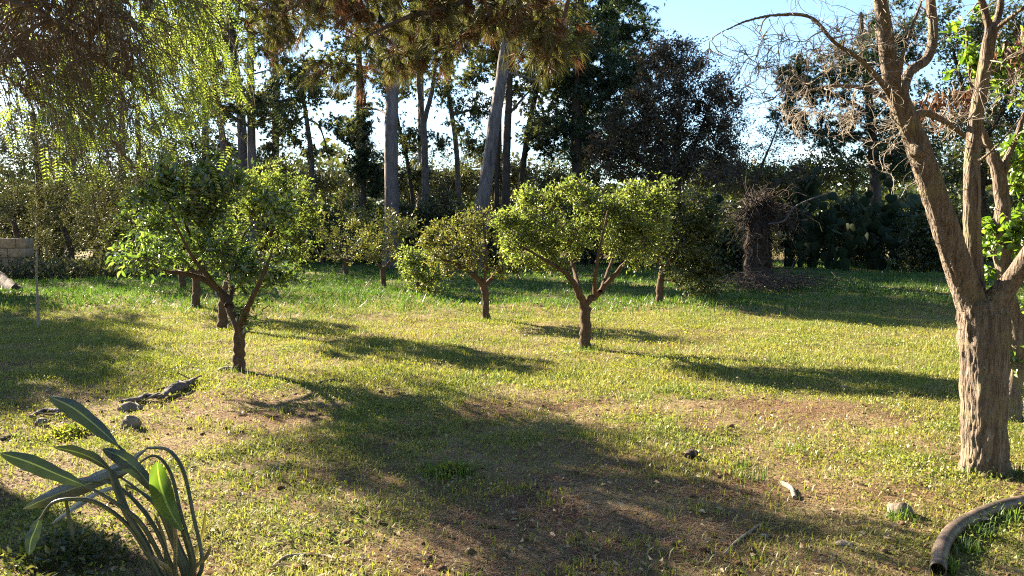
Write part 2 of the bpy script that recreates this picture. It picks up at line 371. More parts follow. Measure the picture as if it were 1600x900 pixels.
def tufts(name, spots, per, h0, h1, mat, label):
    sp = np.repeat(spots, per, 0); n = len(sp); P = np.zeros((n, 3)); P[:, :2] = sp[:, :2] + rng.normal(size=(n, 2)) * sp[:, 2:3]; P[:, 2] = H(P[:, 0], P[:, 1]) - .005
    a = rng.uniform(0, 6.28, n); ld = np.stack([np.cos(a), np.sin(a), 0 * a], 1); sd_ = np.stack([-np.sin(a), np.cos(a), 0 * a], 1); h = rng.uniform(h0, h1, n)[:, None]; wd = rng.uniform(.0018, .0038, n)[:, None]; ln = rng.uniform(.1, .9, n)[:, None]
    c = P + [0, 0, 1] * h * .6 + ld * h * ln * .3; tip = P + [0, 0, 1] * h * (1 - .35 * ln) + ld * h * ln
    V = np.stack([P - sd_ * wd, P + sd_ * wd, c + sd_ * wd * .8, c - sd_ * wd * .8, tip], 1).reshape(-1, 3); i = np.arange(n)[:, None] * 5; m = MB(); m.add(V, i + np.array([[0, 1, 2, 3]])); m.f.append(i + np.array([[3, 2, 4]]))
    tag_stuff(m.build(name, mat, kind='stuff'), label, 'grass')
n = 420; yy = 3.1 + 7.5 * rng.random(n) ** 1.3; xx = rng.uniform(-1, 1, n) * (.68 * yy + .5); kk = fbm(xx / .9, yy / .9, 6.6, 3) > .47; tufts('grass_tufts', np.stack([xx, yy, rng.uniform(.04, .13, n)], 1)[kk], 30, .03, .075, M['lawn_weed'], 'scattered taller tufts of grass standing out of the short lawn')
sp = np.array([[*G(a, b)[:2], r] for a, b, r in [(1585, 742, .06), (1560, 738, .05), (1520, 738, .05), (1560, 818, .05), (1590, 812, .06), (1530, 838, .04), (1510, 862, .03), (1480, 890, .02), (700, 735, .09), (720, 742, .08), (690, 748, .07), (1170, 745, .07), (1240, 700, .08), (1405, 815, .04), (905, 548, .08), (925, 548, .08), (370, 582, .08), (764, 502, .08)]]); tufts('grass_tufts', sp, 60, .03, .11, M['weed'], 'green grass tufts round the pipe and the feet of the trunks')
# broad-leaved low weeds, in patches
def weeds(n, y0, y1, mat, s0, s1, name, label, dens):
    y = y0 + (y1 - y0) * rng.random(n) ** .8; x = rng.uniform(-1, 1, n) * (.7 * y + .8)
    k = rng.random(n) < dens(x, y); x, y = x[k], y[k]; n = len(x)
    P = np.repeat(np.stack([x, y, H(x, y)], 1), 5, 0); n *= 5
    P[:, 2] += rng.uniform(.004, .05, n); P[:, :2] += rng.normal(size=(n, 2)) * .018
    D = rng.normal(size=(n, 3)) + np.array([0, 0, .5])
    s = rng.uniform(s0, s1, n) * 1.15; V, Fc = tris1(P, D, s, s * .7); m = MB(); m.add(V, Fc)
    tag_stuff(m.build(name, mat, kind='stuff'), label, 'weeds')
weeds(16000, 14, 30, M['grass_tall'], .03, .06, 'clover', 'soft leafy clover mounds in the lush back grass', lambda x, y: sst(13.2, 15.5, y) * .9)
weeds(60000, 3.0, 13, M['lawn_weed'], .010, .022, 'weeds', 'low broad leaved weeds growing in patches through the lawn', lambda x, y: (sst(.48, .66, fbm(x / .8, y / .8, 12.5, 3)) * .8 + .12) * (.2 + .8 * turf(x, y)))
# dry leaves and clods lying about
n = 2600; y = 3.0 + 9 * rng.random(n) ** 1.4; x = rng.uniform(-1, 1, n) * (.7 * y + .8)
V, Fc = kites(np.stack([x, y, H(x, y) + rng.uniform(.008, .03, n)], 1), rng.normal(size=(n, 3)) * [1, 1, .25], rng.uniform(.02, .055, n), rng.uniform(.012, .026, n), .3)
m = MB(); m.add(V, Fc); tag_stuff(m.build('leaf_litter', M['straw'], kind='stuff'), 'fallen dry brown leaves scattered on the lawn', 'litter')
def blob_verts(seg=6, rings=4):
    a = np.linspace(0, 2 * np.pi, seg, endpoint=False); V = [[0, 0, -1]]
    for q in range(1, rings):
        t = -np.pi / 2 + np.pi * q / rings
        V += [[np.cos(t) * np.cos(z), np.cos(t) * np.sin(z), np.sin(t)] for z in a]
    V.append([0, 0, 1]); Fq, Ft = [], []
    for s in range(seg):
        Ft.append([0, 1 + (s + 1) % seg, 1 + s]); l = 1 + (rings - 2) * seg; Ft.append([len(V) - 1, l + s, l + (s + 1) % seg])
        for q in range(rings - 2):
            b = 1 + q * seg; Fq.append([b + s, b + (s + 1) % seg, b + seg + (s + 1) % seg, b + seg + s])
    return np.array(V), np.array(Fq), np.array(Ft)
BV, BQ, BT = blob_verts()
m = MB()
for q in range(1500):
    y = 3.0 + 6 * rng.random() ** 1.5; x = rng.uniform(-1, 1) * (.7 * y + .6)
    if rng.random() < float(turf(x, y)) * .8: continue
    s = .006 + .016 * rng.random() ** 3
    m.add((BV * rng.uniform(.7, 1.3, BV.shape)) * s * [1.2, 1, .7] + [x, y, float(H(x, y)) + s * .3], BQ); m.f.append(BT + m.n - len(BV))
tag_stuff(m.build('clods', M['ground'], kind='stuff'), 'small crumbs of red brown earth on the bare soil', 'soil')

# ------------------------------------------------------------------ trees
def ell(env, Y):
    """(px,py,rx,ry[,dY[,ryY]]) -> centre, radii in metres"""
    out = []
    for e in env:
        dY = e[4] if len(e) > 4 else 0
        y = Y + dY; c = PX(e[0], e[1], y); s = y / F
        out.append((c, np.array([e[2] * s, (e[5] if len(e) > 5 else max(min(e[2], e[3] * 1.3) * s, .15)), e[3] * s])))
    return out
def sample(E, n, shell=.45, clump=None):
    if clump:
        P = sample(E, int(n * 1.7), shell); s_ = clump; q = P / s_
        v = fbm(q[:, 0], q[:, 1], q[:, 2] + 31.7, 2); o = np.argsort(-v + rng.normal(size=len(v)) * .035)[:n]
        P = P[o]; rng.shuffle(P); return P
    vol = np.array([np.prod(r) ** .8 for _, r in E]); k = rng.choice(len(E), n, p=vol / vol.sum())
    c = np.array([e[0] for e in E])[k]; r = np.array([e[1] for e in E])[k]
    d = nrm(rng.normal(size=(n, 3)))
    return c + d * r * (rng.random((n, 1)) ** shell)
def pxline(pts, Y):
    out = []
    for p in pts:
        y = Y + (p[3] if len(p) > 3 else 0); q = PX(p[0], p[1], y); out.append([*q, p[2] * .5 * y / F])
    return np.array(out)
def bez(p0, c1, c2, p1, n):
    t = np.linspace(0, 1, n)[None, :, None]
    return ((1 - t) ** 3) * p0[:, None] + 3 * t * (1 - t) ** 2 * c1[:, None] + 3 * t * t * (1 - t) * c2[:, None] + t ** 3 * p1[:, None]
def grow_tree(name, label, cat, group, Y, trunk, env, limbs=(), n2=40, n3=300, per=12, leaf=('kite', .07, .03), lm=None, bm=None,
              wig=.06, droop=0., base=True, shell=.45, sides=8, twr=.004, extra=None, leaf_parts=0, r2=.5, spread=.03, jit=1., outward=.5, n3len=None, clump=None, foliage_name='foliage', thin=None):
    E = ell(env, Y); lm = M[lm] if isinstance(lm, str) else lm; bm = M[bm] if isinstance(bm, str) else bm
    T = pxline(trunk, Y)
    if base: T[0, 2] = float(H(T[0, 0], T[0, 1])) - .05
    loc = T[0, :3].copy()
    root = thing(name, label, cat, loc, group)
    nodes = []; 
    def addline(nm, L_, sd_, flare=False):
        k = max(6, 5 * len(L_)); S = smoothpath(L_, k)
        wv = (.05 if name == 'pine_tree' else .13) * S[:, 3:4] * rng.normal(size=(k, 3)); wv[0] = 0; S[:, :3] += wv
        if flare: S[:, 3] *= 1 + .35 * np.exp(-np.linspace(0, 1, k) * 14)
        mb = MB(); limb_tube(mb, S[:, :3], np.maximum(S[:, 3], .002), sd_, .10)
        mb.build(nm, bm, root, True)
        for q in range(k):
            if nm != 'trunk' or q > k * .45: nodes.append([*S[q], *(nrm(S[min(q + 1, k - 1), :3] - S[max(q - 1, 0), :3]))])
    addline('trunk', T, max(sides, 8), True)
    for l in limbs: addline('limb', pxline(l, Y), sides)
    N = np.array(nodes)
    ctr = np.mean([e[0] for e in E], 0)
    tw = MB()
    # secondary branches
    t2 = sample(E, n2, .6); t2 = t2[np.argsort(np.linalg.norm(t2 - N[:, :3].mean(0), axis=1))]
    P2 = []
    for p1 in t2:
        d = np.linalg.norm(N[:, :3] - p1, axis=1) + np.maximum(0, N[:, 2] - p1[2]) * .8 * (0 if droop > .1 else 1)
        j = np.argmin(d); p0 = N[j, :3]; ln = np.linalg.norm(p1 - p0)
        if ln < .02: continue
        q = bez(p0[None], (p0 + N[j, 4:7] * ln * .35)[None], (p1 - np.array([0, 0, 1 - 2 * droop]) * ln * .25)[None], p1[None], 7)[0]
        q[1:] += rng.normal(size=(6, 3)) * wig * ln * .5
        r = np.linspace(max(min(N[j, 3] * r2, .01 + ln * .03), twr * 1.4), twr, 7)
        V, Fc, _ = tubes(q, r, 5) if Y < 14 else tubes(q[::2], r[::2], 3) if Y < 20 else tubes(q[::3], r[::3], 3); tw.add(V, Fc)
        tg_ = nrm(q[1:] - q[:-1])
        N = np.vstack([N, np.column_stack([q[1:], r[1:], tg_])])
        P2.append(q)
    # twigs
    t3 = sample(E, n3, shell, clump or .008 * Y + .12)
    spk = rng.random(len(t3)) < .12; t3[spk] += nrm(t3[spk] - ctr) * rng.uniform(.02, .22, (spk.sum(), 1)) * (Y / 14) + np.array([0, 0, .04])
    if thin is not None: t3 = t3[thin(t3)]
    if n3len:
        for c in range(2):
            pass
    j = np.concatenate([np.argmin(((t3[a:a + 400, None] - N[None, :, :3]) ** 2).sum(-1), 1) for a in range(0, len(t3), 400)])
    p0 = N[j, :3]; dv = t3 - p0; ln = np.linalg.norm(dv, axis=1, keepdims=True)
    if n3len:
        f = np.minimum(1, n3len / np.maximum(ln, 1e-6)); 
        p0 = np.where(f < 1, t3 - dv * f, p0); ln = ln * f
    m_ = 6 if Y < 14 else 3 if Y < 20 else 2
    q = bez(p0, p0 + N[j, 4:7] * ln * .3, t3 - np.array([0, 0, 1 - 2 * droop]) * ln * .2, t3, m_)
    q[:, 1:] += rng.normal(size=(len(q), m_ - 1, 3)) * wig * ln[:, None]
    if m_ == 2:
        sd_ = nrm(np.cross(q[:, 1] - q[:, 0], rng.normal(size=(len(q), 3)))) * twr; tw.add(np.stack([q[:, 0] - sd_, q[:, 0] + sd_, q[:, 1]], 1).reshape(-1, 3), np.arange(len(q) * 3).reshape(-1, 3))
    else:
        V, Fc, _ = tubes(q, np.linspace(twr, twr * .4, m_)[None].repeat(len(q), 0), 3); tw.add(V, Fc)
    tw.build('twigs', bm, root, True, 'stuff')
    # leaves
    if per and lm is not None:
        cnt = rng.poisson(per, len(q)); k = np.repeat(np.arange(len(q)), cnt); n = len(k)
        u = rng.random(n) ** .7 * (m_ - 1.001); a = np.minimum(u.astype(int), m_ - 2); f = (u - a)[:, None]
        P = q[k, a] * (1 - f) + q[k, a + 1] * f + rng.normal(size=(n, 3)) * spread
        tgt = nrm(q[k, a + 1] - q[k, a])
        D = tgt * .6 + nrm(rng.normal(size=(n, 3))) * jit + nrm(P - ctr) * outward + np.array([0, 0, -droop * 2 + .1])
        s = rng.uniform(.65, 1.25, n); mb = MB()
        if leaf[0] == 'kite': V, Fc = (tris1 if Y > 18.5 else kites)(P, D, leaf[1] * s, leaf[2] * s); mb.add(V, Fc)
        elif leaf[0] == 'leaf':
            if leaf_parts:
                pr = P[:, 1] * CP + (CAMH - P[:, 2]) * SP; ux = 800 + F * P[:, 0] / pr
                c = np.flatnonzero((ux < 1600) & (ux > 0)); c = c[np.argsort(P[c, 1])][:leaf_parts]
                one = MB(); V, tri, qd = leaves6(np.zeros((1, 3)), np.array([[1., 0, 0]]), 1, leaf[2] / leaf[1], up=np.array([[0, 0, 1.]])); one.add(V, tri); one.add(np.zeros((0, 3)), qd); one.f[-1] = qd
                me = one.mesh('leaf', lm)
                for z in c:
                    o = bpy.data.objects.new('leaf', me); C.objects.link(o); o.parent = root
                    d = Vector(nrm(D[z])); ro = d.to_track_quat('X', 'Z') 
                    o.matrix_basis = Matrix.Translation(Vector(P[z] - loc)) @ ro.to_matrix().to_4x4() @ Matrix.Rotation(rng.normal() * .7, 4, 'X') @ Matrix.Scale(leaf[1] * s[z], 4)
                keep = np.ones(n, bool); keep[c] = False; P, D, s = P[keep], D[keep], s[keep]
            V, tri, qd = leaves6(P, D, leaf[1] * s, leaf[2] * s); mb.add(V, tri); mb.f.append(qd)
        else:
            V, Fc = needle_tufts(P, D, leaf[3], leaf[1], leaf[2], .55); mb.add(V, Fc)
        mb.build(foliage_name, lm, root, False, 'stuff')
    if extra: extra(root, q, N)
    return root, q, N

CG = 'citrus trees of the orchard'
# --- the six nearer citrus trees, drawn limb by limb
Y1 = GY(580)
grow_tree('citrus_tree', 'dark green citrus tree with a leaning forked trunk, nearest of the left row', 'tree', CG, Y1,
    [(372, 582, 21), (374, 545, 18), (373, 500, 19)],
    [(232, 335, 52, 44), (298, 335, 62, 52), (345, 295, 62, 52), (260, 274, 28, 38), (222, 398, 46, 38), (400, 415, 58, 52), (398, 480, 32, 34), (415, 330, 46, 52), (328, 395, 62, 40), (445, 432, 32, 26)],
    [[(372, 508, 16), (352, 468, 14, .1), (328, 442, 11, .15), (298, 429, 8, .1), (258, 424, 5, 0)], [(375, 508, 13), (392, 470, 9, -.2), (408, 435, 7, -.3), (425, 395, 4, -.3)],
     [(356, 478, 11), (362, 440, 9, .3), (354, 390, 7, .5), (345, 320, 4, .5)], [(328, 442, 8, .15), (308, 400, 6, .3), (288, 345, 5, .2), (268, 290, 3, .1)], [(345, 455, 7), (300, 400, 5, -.4), (270, 340, 3, -.5)]],
    85, 620, 10, ('leaf', .072, .030), 'leaf_citrus', 'bark_citrus', spread=.03, clump=.26)
Y2 = GY(515)
grow_tree('citrus_tree', 'pale olive citrus tree with thick dark trunk close behind the leaning dark green citrus', 'tree', CG, Y2,
    [(347, 516, 16), (349, 475, 14), (356, 440, 13)], [(432, 318, 70, 62), (462, 365, 40, 56), (395, 300, 40, 40), (430, 400, 60, 44), (350, 340, 60, 50)],
    [[(356, 445, 11), (385, 410, 9), (420, 370, 6), (440, 310, 4)], [(352, 450, 9), (372, 400, 7, .3), (395, 330, 4, .4)], [(385, 410, 6), (430, 400, 5, -.3), (470, 370, 3, -.3)]],
    90, 1150, 13, ('kite', .052, .022), 'leaf_citrus_pale', 'bark_citrus', spread=.02)
grow_tree('citrus_tree', 'citrus tree with a bare straight trunk, third in the left row', 'tree', CG, GY(487),
    [(306, 488, 14), (307, 455, 12), (305, 425, 11)], [(255, 380, 60, 45), (315, 360, 60, 55), (290, 330, 50, 40)], [[(305, 428, 9), (280, 400, 6), (255, 365, 4)], [(306, 428, 8), (330, 395, 6), (335, 350, 4)]],
    36, 330, 12, ('kite', .075, .034), 'leaf_citrus', 'bark_citrus', spread=.03)
grow_tree('citrus_tree', 'citrus tree with short stub of trunk, farthest of the left row', 'tree', CG, GY(461),
    [(286, 462, 11), (285, 440, 10), (280, 418, 9)], [(250, 380, 55, 42), (200, 370, 40, 40), (300, 370, 40, 40)], [[(281, 420, 7), (255, 395, 5), (225, 370, 3)]],
    30, 260, 12, ('kite', .08, .036), 'leaf_shrub', 'bark_citrus', spread=.03)
Y5 = GY(500)
grow_tree('citrus_tree', 'small thin crowned citrus tree with brown upright twigs, in the middle of the orchard', 'tree', CG, Y5,
    [(761, 501, 13), (759, 470, 11), (756, 445, 12)], [(715, 385, 62, 48), (770, 385, 40, 45), (690, 372, 36, 32), (740, 345, 40, 25), (795, 415, 25, 28)],
    [[(756, 447, 10), (742, 432, 8, -.1), (718, 415, 6, -.1), (690, 405, 4)], [(758, 447, 9), (772, 430, 7, .2), (785, 405, 4, .2)], [(744, 434, 7), (735, 400, 5, .3), (738, 350, 3, .2)], [(757, 445, 6), (760, 400, 4, -.3), (755, 345, 2, -.2)]],
    80, 760, 9, ('kite', .052, .022), 'leaf_citrus_mid', 'bark_citrus', spread=.02, twr=.0045)
Y6 = GY(545)
grow_tree('citrus_tree', 'broad umbrella shaped citrus tree with pale yellow green crown and forked trunk', 'tree', CG, Y6,
    [(915, 547, 20), (914, 510, 17), (913, 472, 17)], [(890, 358, 86, 40), (972, 360, 58, 40), (828, 316, 26, 30), (905, 300, 30, 24), (868, 308, 20, 26), (985, 308, 28, 28), (1038, 306, 18, 26), (790, 350, 26, 26), (830, 345, 48, 42), (1026, 328, 30, 38), (1002, 362, 44, 38), (860, 395, 62, 32), (940, 322, 70, 28), (985, 395, 42, 30), (815, 385, 40, 35)],
    [[(912, 476, 13), (903, 455, 11, -.1), (885, 428, 8, -.2), (850, 405, 5, -.3), (815, 385, 3, -.3)], [(915, 474, 13), (938, 455, 10, .1), (962, 428, 8, .15), (990, 395, 5, .2), (1018, 350, 3, .2)],
     [(904, 458, 9), (900, 430, 7, .4), (888, 385, 5, .6), (880, 330, 3, .6)], [(930, 462, 8), (930, 430, 6, -.4), (938, 385, 4, -.6), (950, 330, 3, -.6)], [(938, 455, 7), (955, 410, 5, .5), (970, 355, 3, .6)]],
    130, 1750, 10, ('kite', .050, .021), 'leaf_citrus_pale', 'bark_citrus', spread=.035, clump=.17)
# --- citrus trees farther back
for (tx, by, wd, ey, env, mt, lab, per) in [
    (540, 436, 9, 408, [(540, 365, 52, 40), (520, 385, 35, 30), (560, 345, 35, 25)], 'leaf_citrus_mid', 'shaded citrus tree standing in the back grass left of the thick pine trunk', 11),
    (599, 456, 10, 418, [(598, 370, 48, 42), (620, 350, 35, 30), (575, 390, 32, 28)], 'leaf_citrus_mid', 'slim citrus tree in the shade directly below the thick pine trunk', 11),
    (503, 421, 7, 400, [(495, 365, 38, 34), (470, 385, 30, 25)], 'leaf_shrub', 'small dark citrus tree farthest back on the shaded grass', 10),
    (854, 433, 8, 405, [(850, 370, 40, 35)], 'leaf_shrub', 'small citrus trunk in deep shade seen below the umbrella shaped crown', 10),
    (972, 430, 8, 405, [(985, 375, 40, 35)], 'leaf_shrub', 'low dark citrus tree behind the right side of the umbrella shaped crown', 10)]:
    grow_tree('citrus_tree', lab, 'tree', CG, GY(by), [(tx, by + 1, wd), (tx, (by + ey) / 2, wd * .85), (tx - 2, ey, wd * .8)], env,
        [[(tx, ey + 3, wd * .6), (tx - 14, ey - 12, wd * .4), (tx - 28, ey - 32, 2)], [(tx, ey + 3, wd * .6), (tx + 14, ey - 14, wd * .4), (tx + 25, ey - 34, 2)]],
        34, 300, per, ('kite', .075, .034), mt, 'bark_citrus', spread=.04)
grow_tree('citrus_bush', 'low leafy citrus bush with crown down to the grass beside the thin crowned tree', 'bush', None, GY(470),
    [(655, 472, 8), (654, 455, 7), (652, 440, 6)], [(655, 425, 34, 40), (640, 400, 26, 22), (675, 445, 24, 25)], [], 34, 330, 11, ('kite', .07, .03), 'leaf_citrus_pale', 'bark_citrus', spread=.03)
grow_tree('evergreen_tree', 'dense dark evergreen tree behind the right edge of the umbrella shaped citrus', 'tree', None, GY(479),
    [(1030, 480, 12), (1031, 450, 11), (1035, 420, 10)], [(1055, 375, 65, 65), (1085, 340, 45, 55), (1015, 330, 40, 45), (1090, 430, 42, 40)], [[(1035, 424, 8), (1060, 390, 6), (1085, 345, 3)], [(1034, 424, 7), (1020, 380, 5), (1015, 335, 3)]],
    60, 900, 14, ('kite', .07, .032), 'leaf_shrub', 'bark_citrus', spread=.05)

# --- pines at the back
PG = 'tall pines at the back of the orchard'
ND = ('needle', .19, .043, 8)
def pine(label, Y, trunk, env, limbs=(), n2=40, n3=420, lm='needle', bm='bark_pine', nd_=ND, name='pine_tree', per=2.4, cat='tree', grp=PG):
    return grow_tree(name, label, cat, grp, Y, trunk, env, limbs, int(n2 * 1.3), int(n3 * 2.0), per, nd_, lm, bm, wig=.09, shell=.6, sides=9, twr=.008, spread=.06, r2=.35, jit=.7, foliage_name='needles')
pine('thick upright grey pine trunk rising behind the orchard, left of centre', 27, [(612, 430, 25), (612, 320, 22), (611, 200, 21), (616, 90, 17), (622, -20, 15), (625, -160, 9)],
    [(555, 70, 85, 60, 1), (520, 110, 55, 32, 2), (620, -40, 120, 60), (575, 175, 34, 22, 2), (640, -140, 110, 70), (500, 10, 60, 50, 1), (585, 240, 36, 26, 3), (530, 200, 40, 26, 3), (640, 110, 40, 50, 2)], [[(614, 130, 6), (585, 110, 5, 1), (530, 95, 3, 1.5)], [(612, 185, 5), (592, 172, 3, 1), (560, 168, 2, 1.5)]], 60, 620)
pine('thick grey pine trunk leaning to the right behind the umbrella shaped citrus', 26, [(746, 400, 23), (755, 312, 21), (770, 215, 20), (786, 100, 17), (797, 20, 14), (806, -60, 12), (815, -160, 8)],
    [(800, -60, 110, 60), (850, 40, 60, 45, 1), (745, 30, 60, 45, 1.5), (820, -150, 110, 60), (840, 105, 40, 30, 2), (735, 120, 50, 40, 3), (830, 200, 40, 30, 3), (715, 200, 30, 26, 3)], [[(784, 110, 5), (812, 118, 3), (850, 130, 2, .5)], [(795, 30, 6), (840, 35, 4, 1)]], 60, 560)
pine('slender pine forking in two at half height, between the two thick grey trunks', 32, [(666, 420, 13), (665, 320, 12), (664, 250, 11), (662, 190, 10)],
    [(648, 70, 60, 45), (690, 145, 42, 32, 1), (632, 150, 32, 28, 1), (685, 40, 50, 50), (660, 10, 80, 40), (650, 210, 34, 26, 1), (690, 220, 36, 26, 1)], [[(662, 192, 8), (655, 140, 7, -.3), (652, 70, 5, -.5), (650, 0, 3)], [(663, 190, 8), (675, 140, 7, .3), (682, 80, 5, .5), (690, 10, 3)]], 50, 420)
pine('thin dark pine with a slightly bent trunk left of the leaning grey pine', 34, [(722, 400, 9), (717, 310, 8), (712, 220, 8), (700, 140, 7), (694, 90, 6), (690, 0, 4)],
    [(705, 60, 50, 45), (742, 170, 44, 34, 1), (735, 225, 36, 24, 1), (690, 10, 60, 40)], [[(708, 180, 4), (735, 172, 3, .5), (760, 165, 2, .5)]], 46, 380)
pine('dark pine trunk half hidden behind the leaning grey pine', 29, [(790, 410, 15), (790, 310, 13), (793, 200, 12), (797, 110, 10), (798, 20, 8), (800, -80, 5)],
    [(810, 140, 44, 36, 1), (800, 30, 70, 50), (850, 190, 40, 30, 1), (800, -80, 80, 50)], [[(794, 180, 5), (820, 150, 3), (840, 130, 2)]], 44, 380, bm='bark_dark')
pine('narrow dark pine trunk immediately left of the half hidden dark trunk', 30, [(776, 410, 9), (776, 300, 8), (779, 230, 7), (783, 150, 5), (786, 60, 4)],
    [(770, 240, 26, 24, 1), (785, 90, 40, 40, 1)], [], 24, 180, bm='bark_dark')
pine('dark pine with a bent trunk leaning right beside the dense blue green canopy', 31, [(806, 410, 10), (812, 310, 9), (822, 225, 9), (832, 170, 8), (845, 110, 7), (860, 20, 5)],
    [(868, 110, 60, 50), (890, 175, 50, 40), (860, 20, 70, 50), (850, 235, 40, 24)], [[(826, 200, 5), (846, 182, 4), (868, 195, 3)]], 48, 420, bm='bark_dark')
pine('left trunk of the pair of close pines behind the olive citrus crown', 30, [(382, 420, 17), (380, 270, 15), (377, 190, 14), (370, 120, 12), (360, 40, 10), (352, -60, 7)],
    [(350, 40, 60, 55), (335, 110, 44, 34, 1), (360, -50, 90, 60)], [], 44, 380)
pine('right trunk of the pair of close pines behind the olive citrus crown', 27, [(397, 420, 14), (394, 270, 13), (392, 160, 12), (391, 60, 10), (392, -30, 8), (392, -110, 5)],
    [(430, 70, 55, 45), (440, 190, 40, 26, 1), (425, 130, 40, 28, 1), (415, 235, 44, 24, 1), (450, 20, 50, 40, 1), (400, -60, 90, 60), (405, 165, 95, 45, -.5, 2.2), (330, 150, 60, 40, -.3, 1.5), (480, 140, 40, 30, -.5, 1.2)], [[(393, 200, 5), (425, 185, 4, .5), (460, 190, 2, .5)], [(392, 170, 5), (430, 160, 4), (470, 150, 2)], [(393, 200, 5), (360, 180, 4), (325, 160, 2)]], 70, 850)
pine('pine trunk leaning left beside the pair of close pines', 31, [(358, 420, 12), (353, 270, 11), (346, 200, 10), (336, 120, 9), (330, 40, 7), (326, -60, 5)],
    [(300, 60, 60, 60), (320, 150, 36, 28, 1), (350, 220, 40, 30, 1), (290, 190, 36, 26, 1), (310, -50, 80, 60)], [], 40, 340)
pine('thin wavy pine with a sparse crown standing alone between the pair and the thick pine', 33, [(488, 420, 9), (487, 300, 8), (486, 240, 8), (478, 180, 7), (472, 140, 5), (466, 105, 4)],
    [(470, 118, 52, 24), (435, 165, 36, 16), (515, 190, 30, 16), (455, 215, 36, 16), (500, 240, 30, 14), (530, 150, 24, 12)], [[(474, 155, 4), (445, 158, 3), (410, 172, 2)], [(480, 185, 4), (500, 200, 3), (515, 250, 2)], [(478, 180, 4), (450, 200, 3), (425, 225, 2)]], 44, 330)
pine('thin leaning pine trunk just right of the thick upright pine', 35, [(655, 400, 7), (641, 280, 6), (630, 225, 6), (620, 180, 5), (612, 120, 3)],
    [(635, 225, 28, 22), (610, 130, 40, 30), (655, 270, 30, 16)], [], 26, 190, bm='bark_dark')
pine('tall blue green conifer with dense layered canopy left of the rounded rusty tree', 30, [(905, 420, 20), (903, 300, 17), (900, 180, 15), (905, 60, 12), (910, -60, 9)],
    [(900, 70, 70, 60), (975, 45, 66, 38, 1), (945, 130, 66, 45), (960, -10, 90, 40), (865, 200, 45, 40), (920, 215, 60, 40), (900, -70, 100, 60), (965, 175, 66, 60, 1), (930, 110, 80, 66, .5), (1000, 110, 50, 50, 1)],
    [[(904, 100, 7), (945, 70, 5, .5), (1010, 40, 3, 1)], [(902, 160, 6), (940, 140, 4), (980, 130, 3)]], 110, 2300, 'needle_blue', 'bark_dark', ('needle', .19, .038, 8))
pine('dark cedar like conifer behind the bare twigs of the big grey tree', 32, [(1370, 430, 18), (1368, 300, 16), (1360, 180, 13), (1350, 90, 9), (1345, 20, 5)],
    [(1280, 135, 78, 45), (1345, 100, 62, 50), (1235, 180, 40, 26), (1320, 205, 90, 40), (1395, 170, 60, 60), (1400, 60, 60, 60), (1240, 120, 40, 34), (1400, 250, 70, 40)],
    [[(1360, 180, 8), (1310, 150, 5), (1250, 140, 3)], [(1362, 220, 8), (1310, 210, 5), (1250, 200, 3)]], 90, 1700, 'needle_blue', 'bark_dark', ('needle', .19, .038, 8))
pine('narrow ivy dark column of foliage between the wavy pine and the thick pine', 31, [(566, 430, 10), (567, 330, 9), (568, 240, 7), (570, 150, 4)],
    [(563, 250, 24, 50), (570, 180, 18, 45), (545, 205, 20, 20), (580, 280, 22, 30)], [], 34, 420, 'needle_blue', 'bark_dark', ('needle', .17, .036, 8), 'cypress_tree', grp=None)

# --- broadleaved trees behind
BG_ = 'broadleaved trees behind the orchard'
grow_tree('broadleaf_tree', 'rounded rusty brown tree with many fine upright branches and a domed crown', 'tree', BG_, 27,
    [(1052, 430, 22), (1050, 360, 18), (1048, 300, 15)], [(1062, 140, 72, 78), (1005, 195, 66, 66), (1108, 195, 48, 66), (955, 235, 46, 50), (1050, 260, 90, 44), (1040, 90, 50, 34), (1130, 160, 34, 50), (1120, 250, 50, 40)],
    [[(1048, 305, 9), (1040, 240, 7), (1020, 170, 5), (1000, 120, 2)], [(1049, 305, 9), (1058, 240, 7), (1062, 170, 5), (1065, 80, 2)], [(1049, 310, 9), (1075, 250, 6), (1100, 190, 4), (1115, 140, 2)], [(1048, 310, 8), (1010, 260, 6), (970, 220, 3)]],
    170, 3600, 10, ('kite', .12, .056), 'leaf_rust', 'bark_dark', spread=.08, twr=.008, wig=.05)
grow_tree('broadleaf_tree', 'sparse dark twiggy tree with few leaves against the blue sky', 'tree', BG_, 24,
    [(1175, 430, 12), (1172, 360, 10), (1170, 310, 9)], [(1180, 245, 52, 48), (1130, 275, 45, 36), (1222, 210, 40, 40), (1240, 270, 40, 30), (1160, 190, 36, 30)],
    [[(1170, 312, 6), (1150, 270, 4), (1125, 240, 2)], [(1170, 312, 6), (1190, 260, 4), (1215, 200, 2)], [(1171, 318, 5), (1215, 285, 4), (1250, 260, 2)]],
    130, 1100, 4, ('kite', .07, .035), 'leaf_rust', 'bark_dark', spread=.06, twr=.006, wig=.08)
grow_tree('broadleaf_tree', 'tall dark leafy tree filling the gap behind the right hand limbs of the bare tree', 'tree', BG_, 19,
    [(1525, 440, 26), (1528, 330, 22), (1530, 220, 17)], [(1520, 150, 60, 90), (1590, 270, 66, 90), (1485, 60, 45, 55), (1580, 60, 80, 80), (1490, 270, 52, 55), (1650, 150, 80, 120), (1550, 370, 80, 50), (1480, 350, 40, 40)],
    [[(1530, 225, 10), (1510, 160, 7), (1490, 80, 4)], [(1530, 230, 10), (1570, 160, 7), (1590, 70, 4)], [(1529, 290, 9), (1580, 270, 6), (1640, 220, 4)]],
    110, 1900, 12, ('kite', .10, .05), 'leaf_shrub', 'bark_dark', spread=.09, twr=.007)
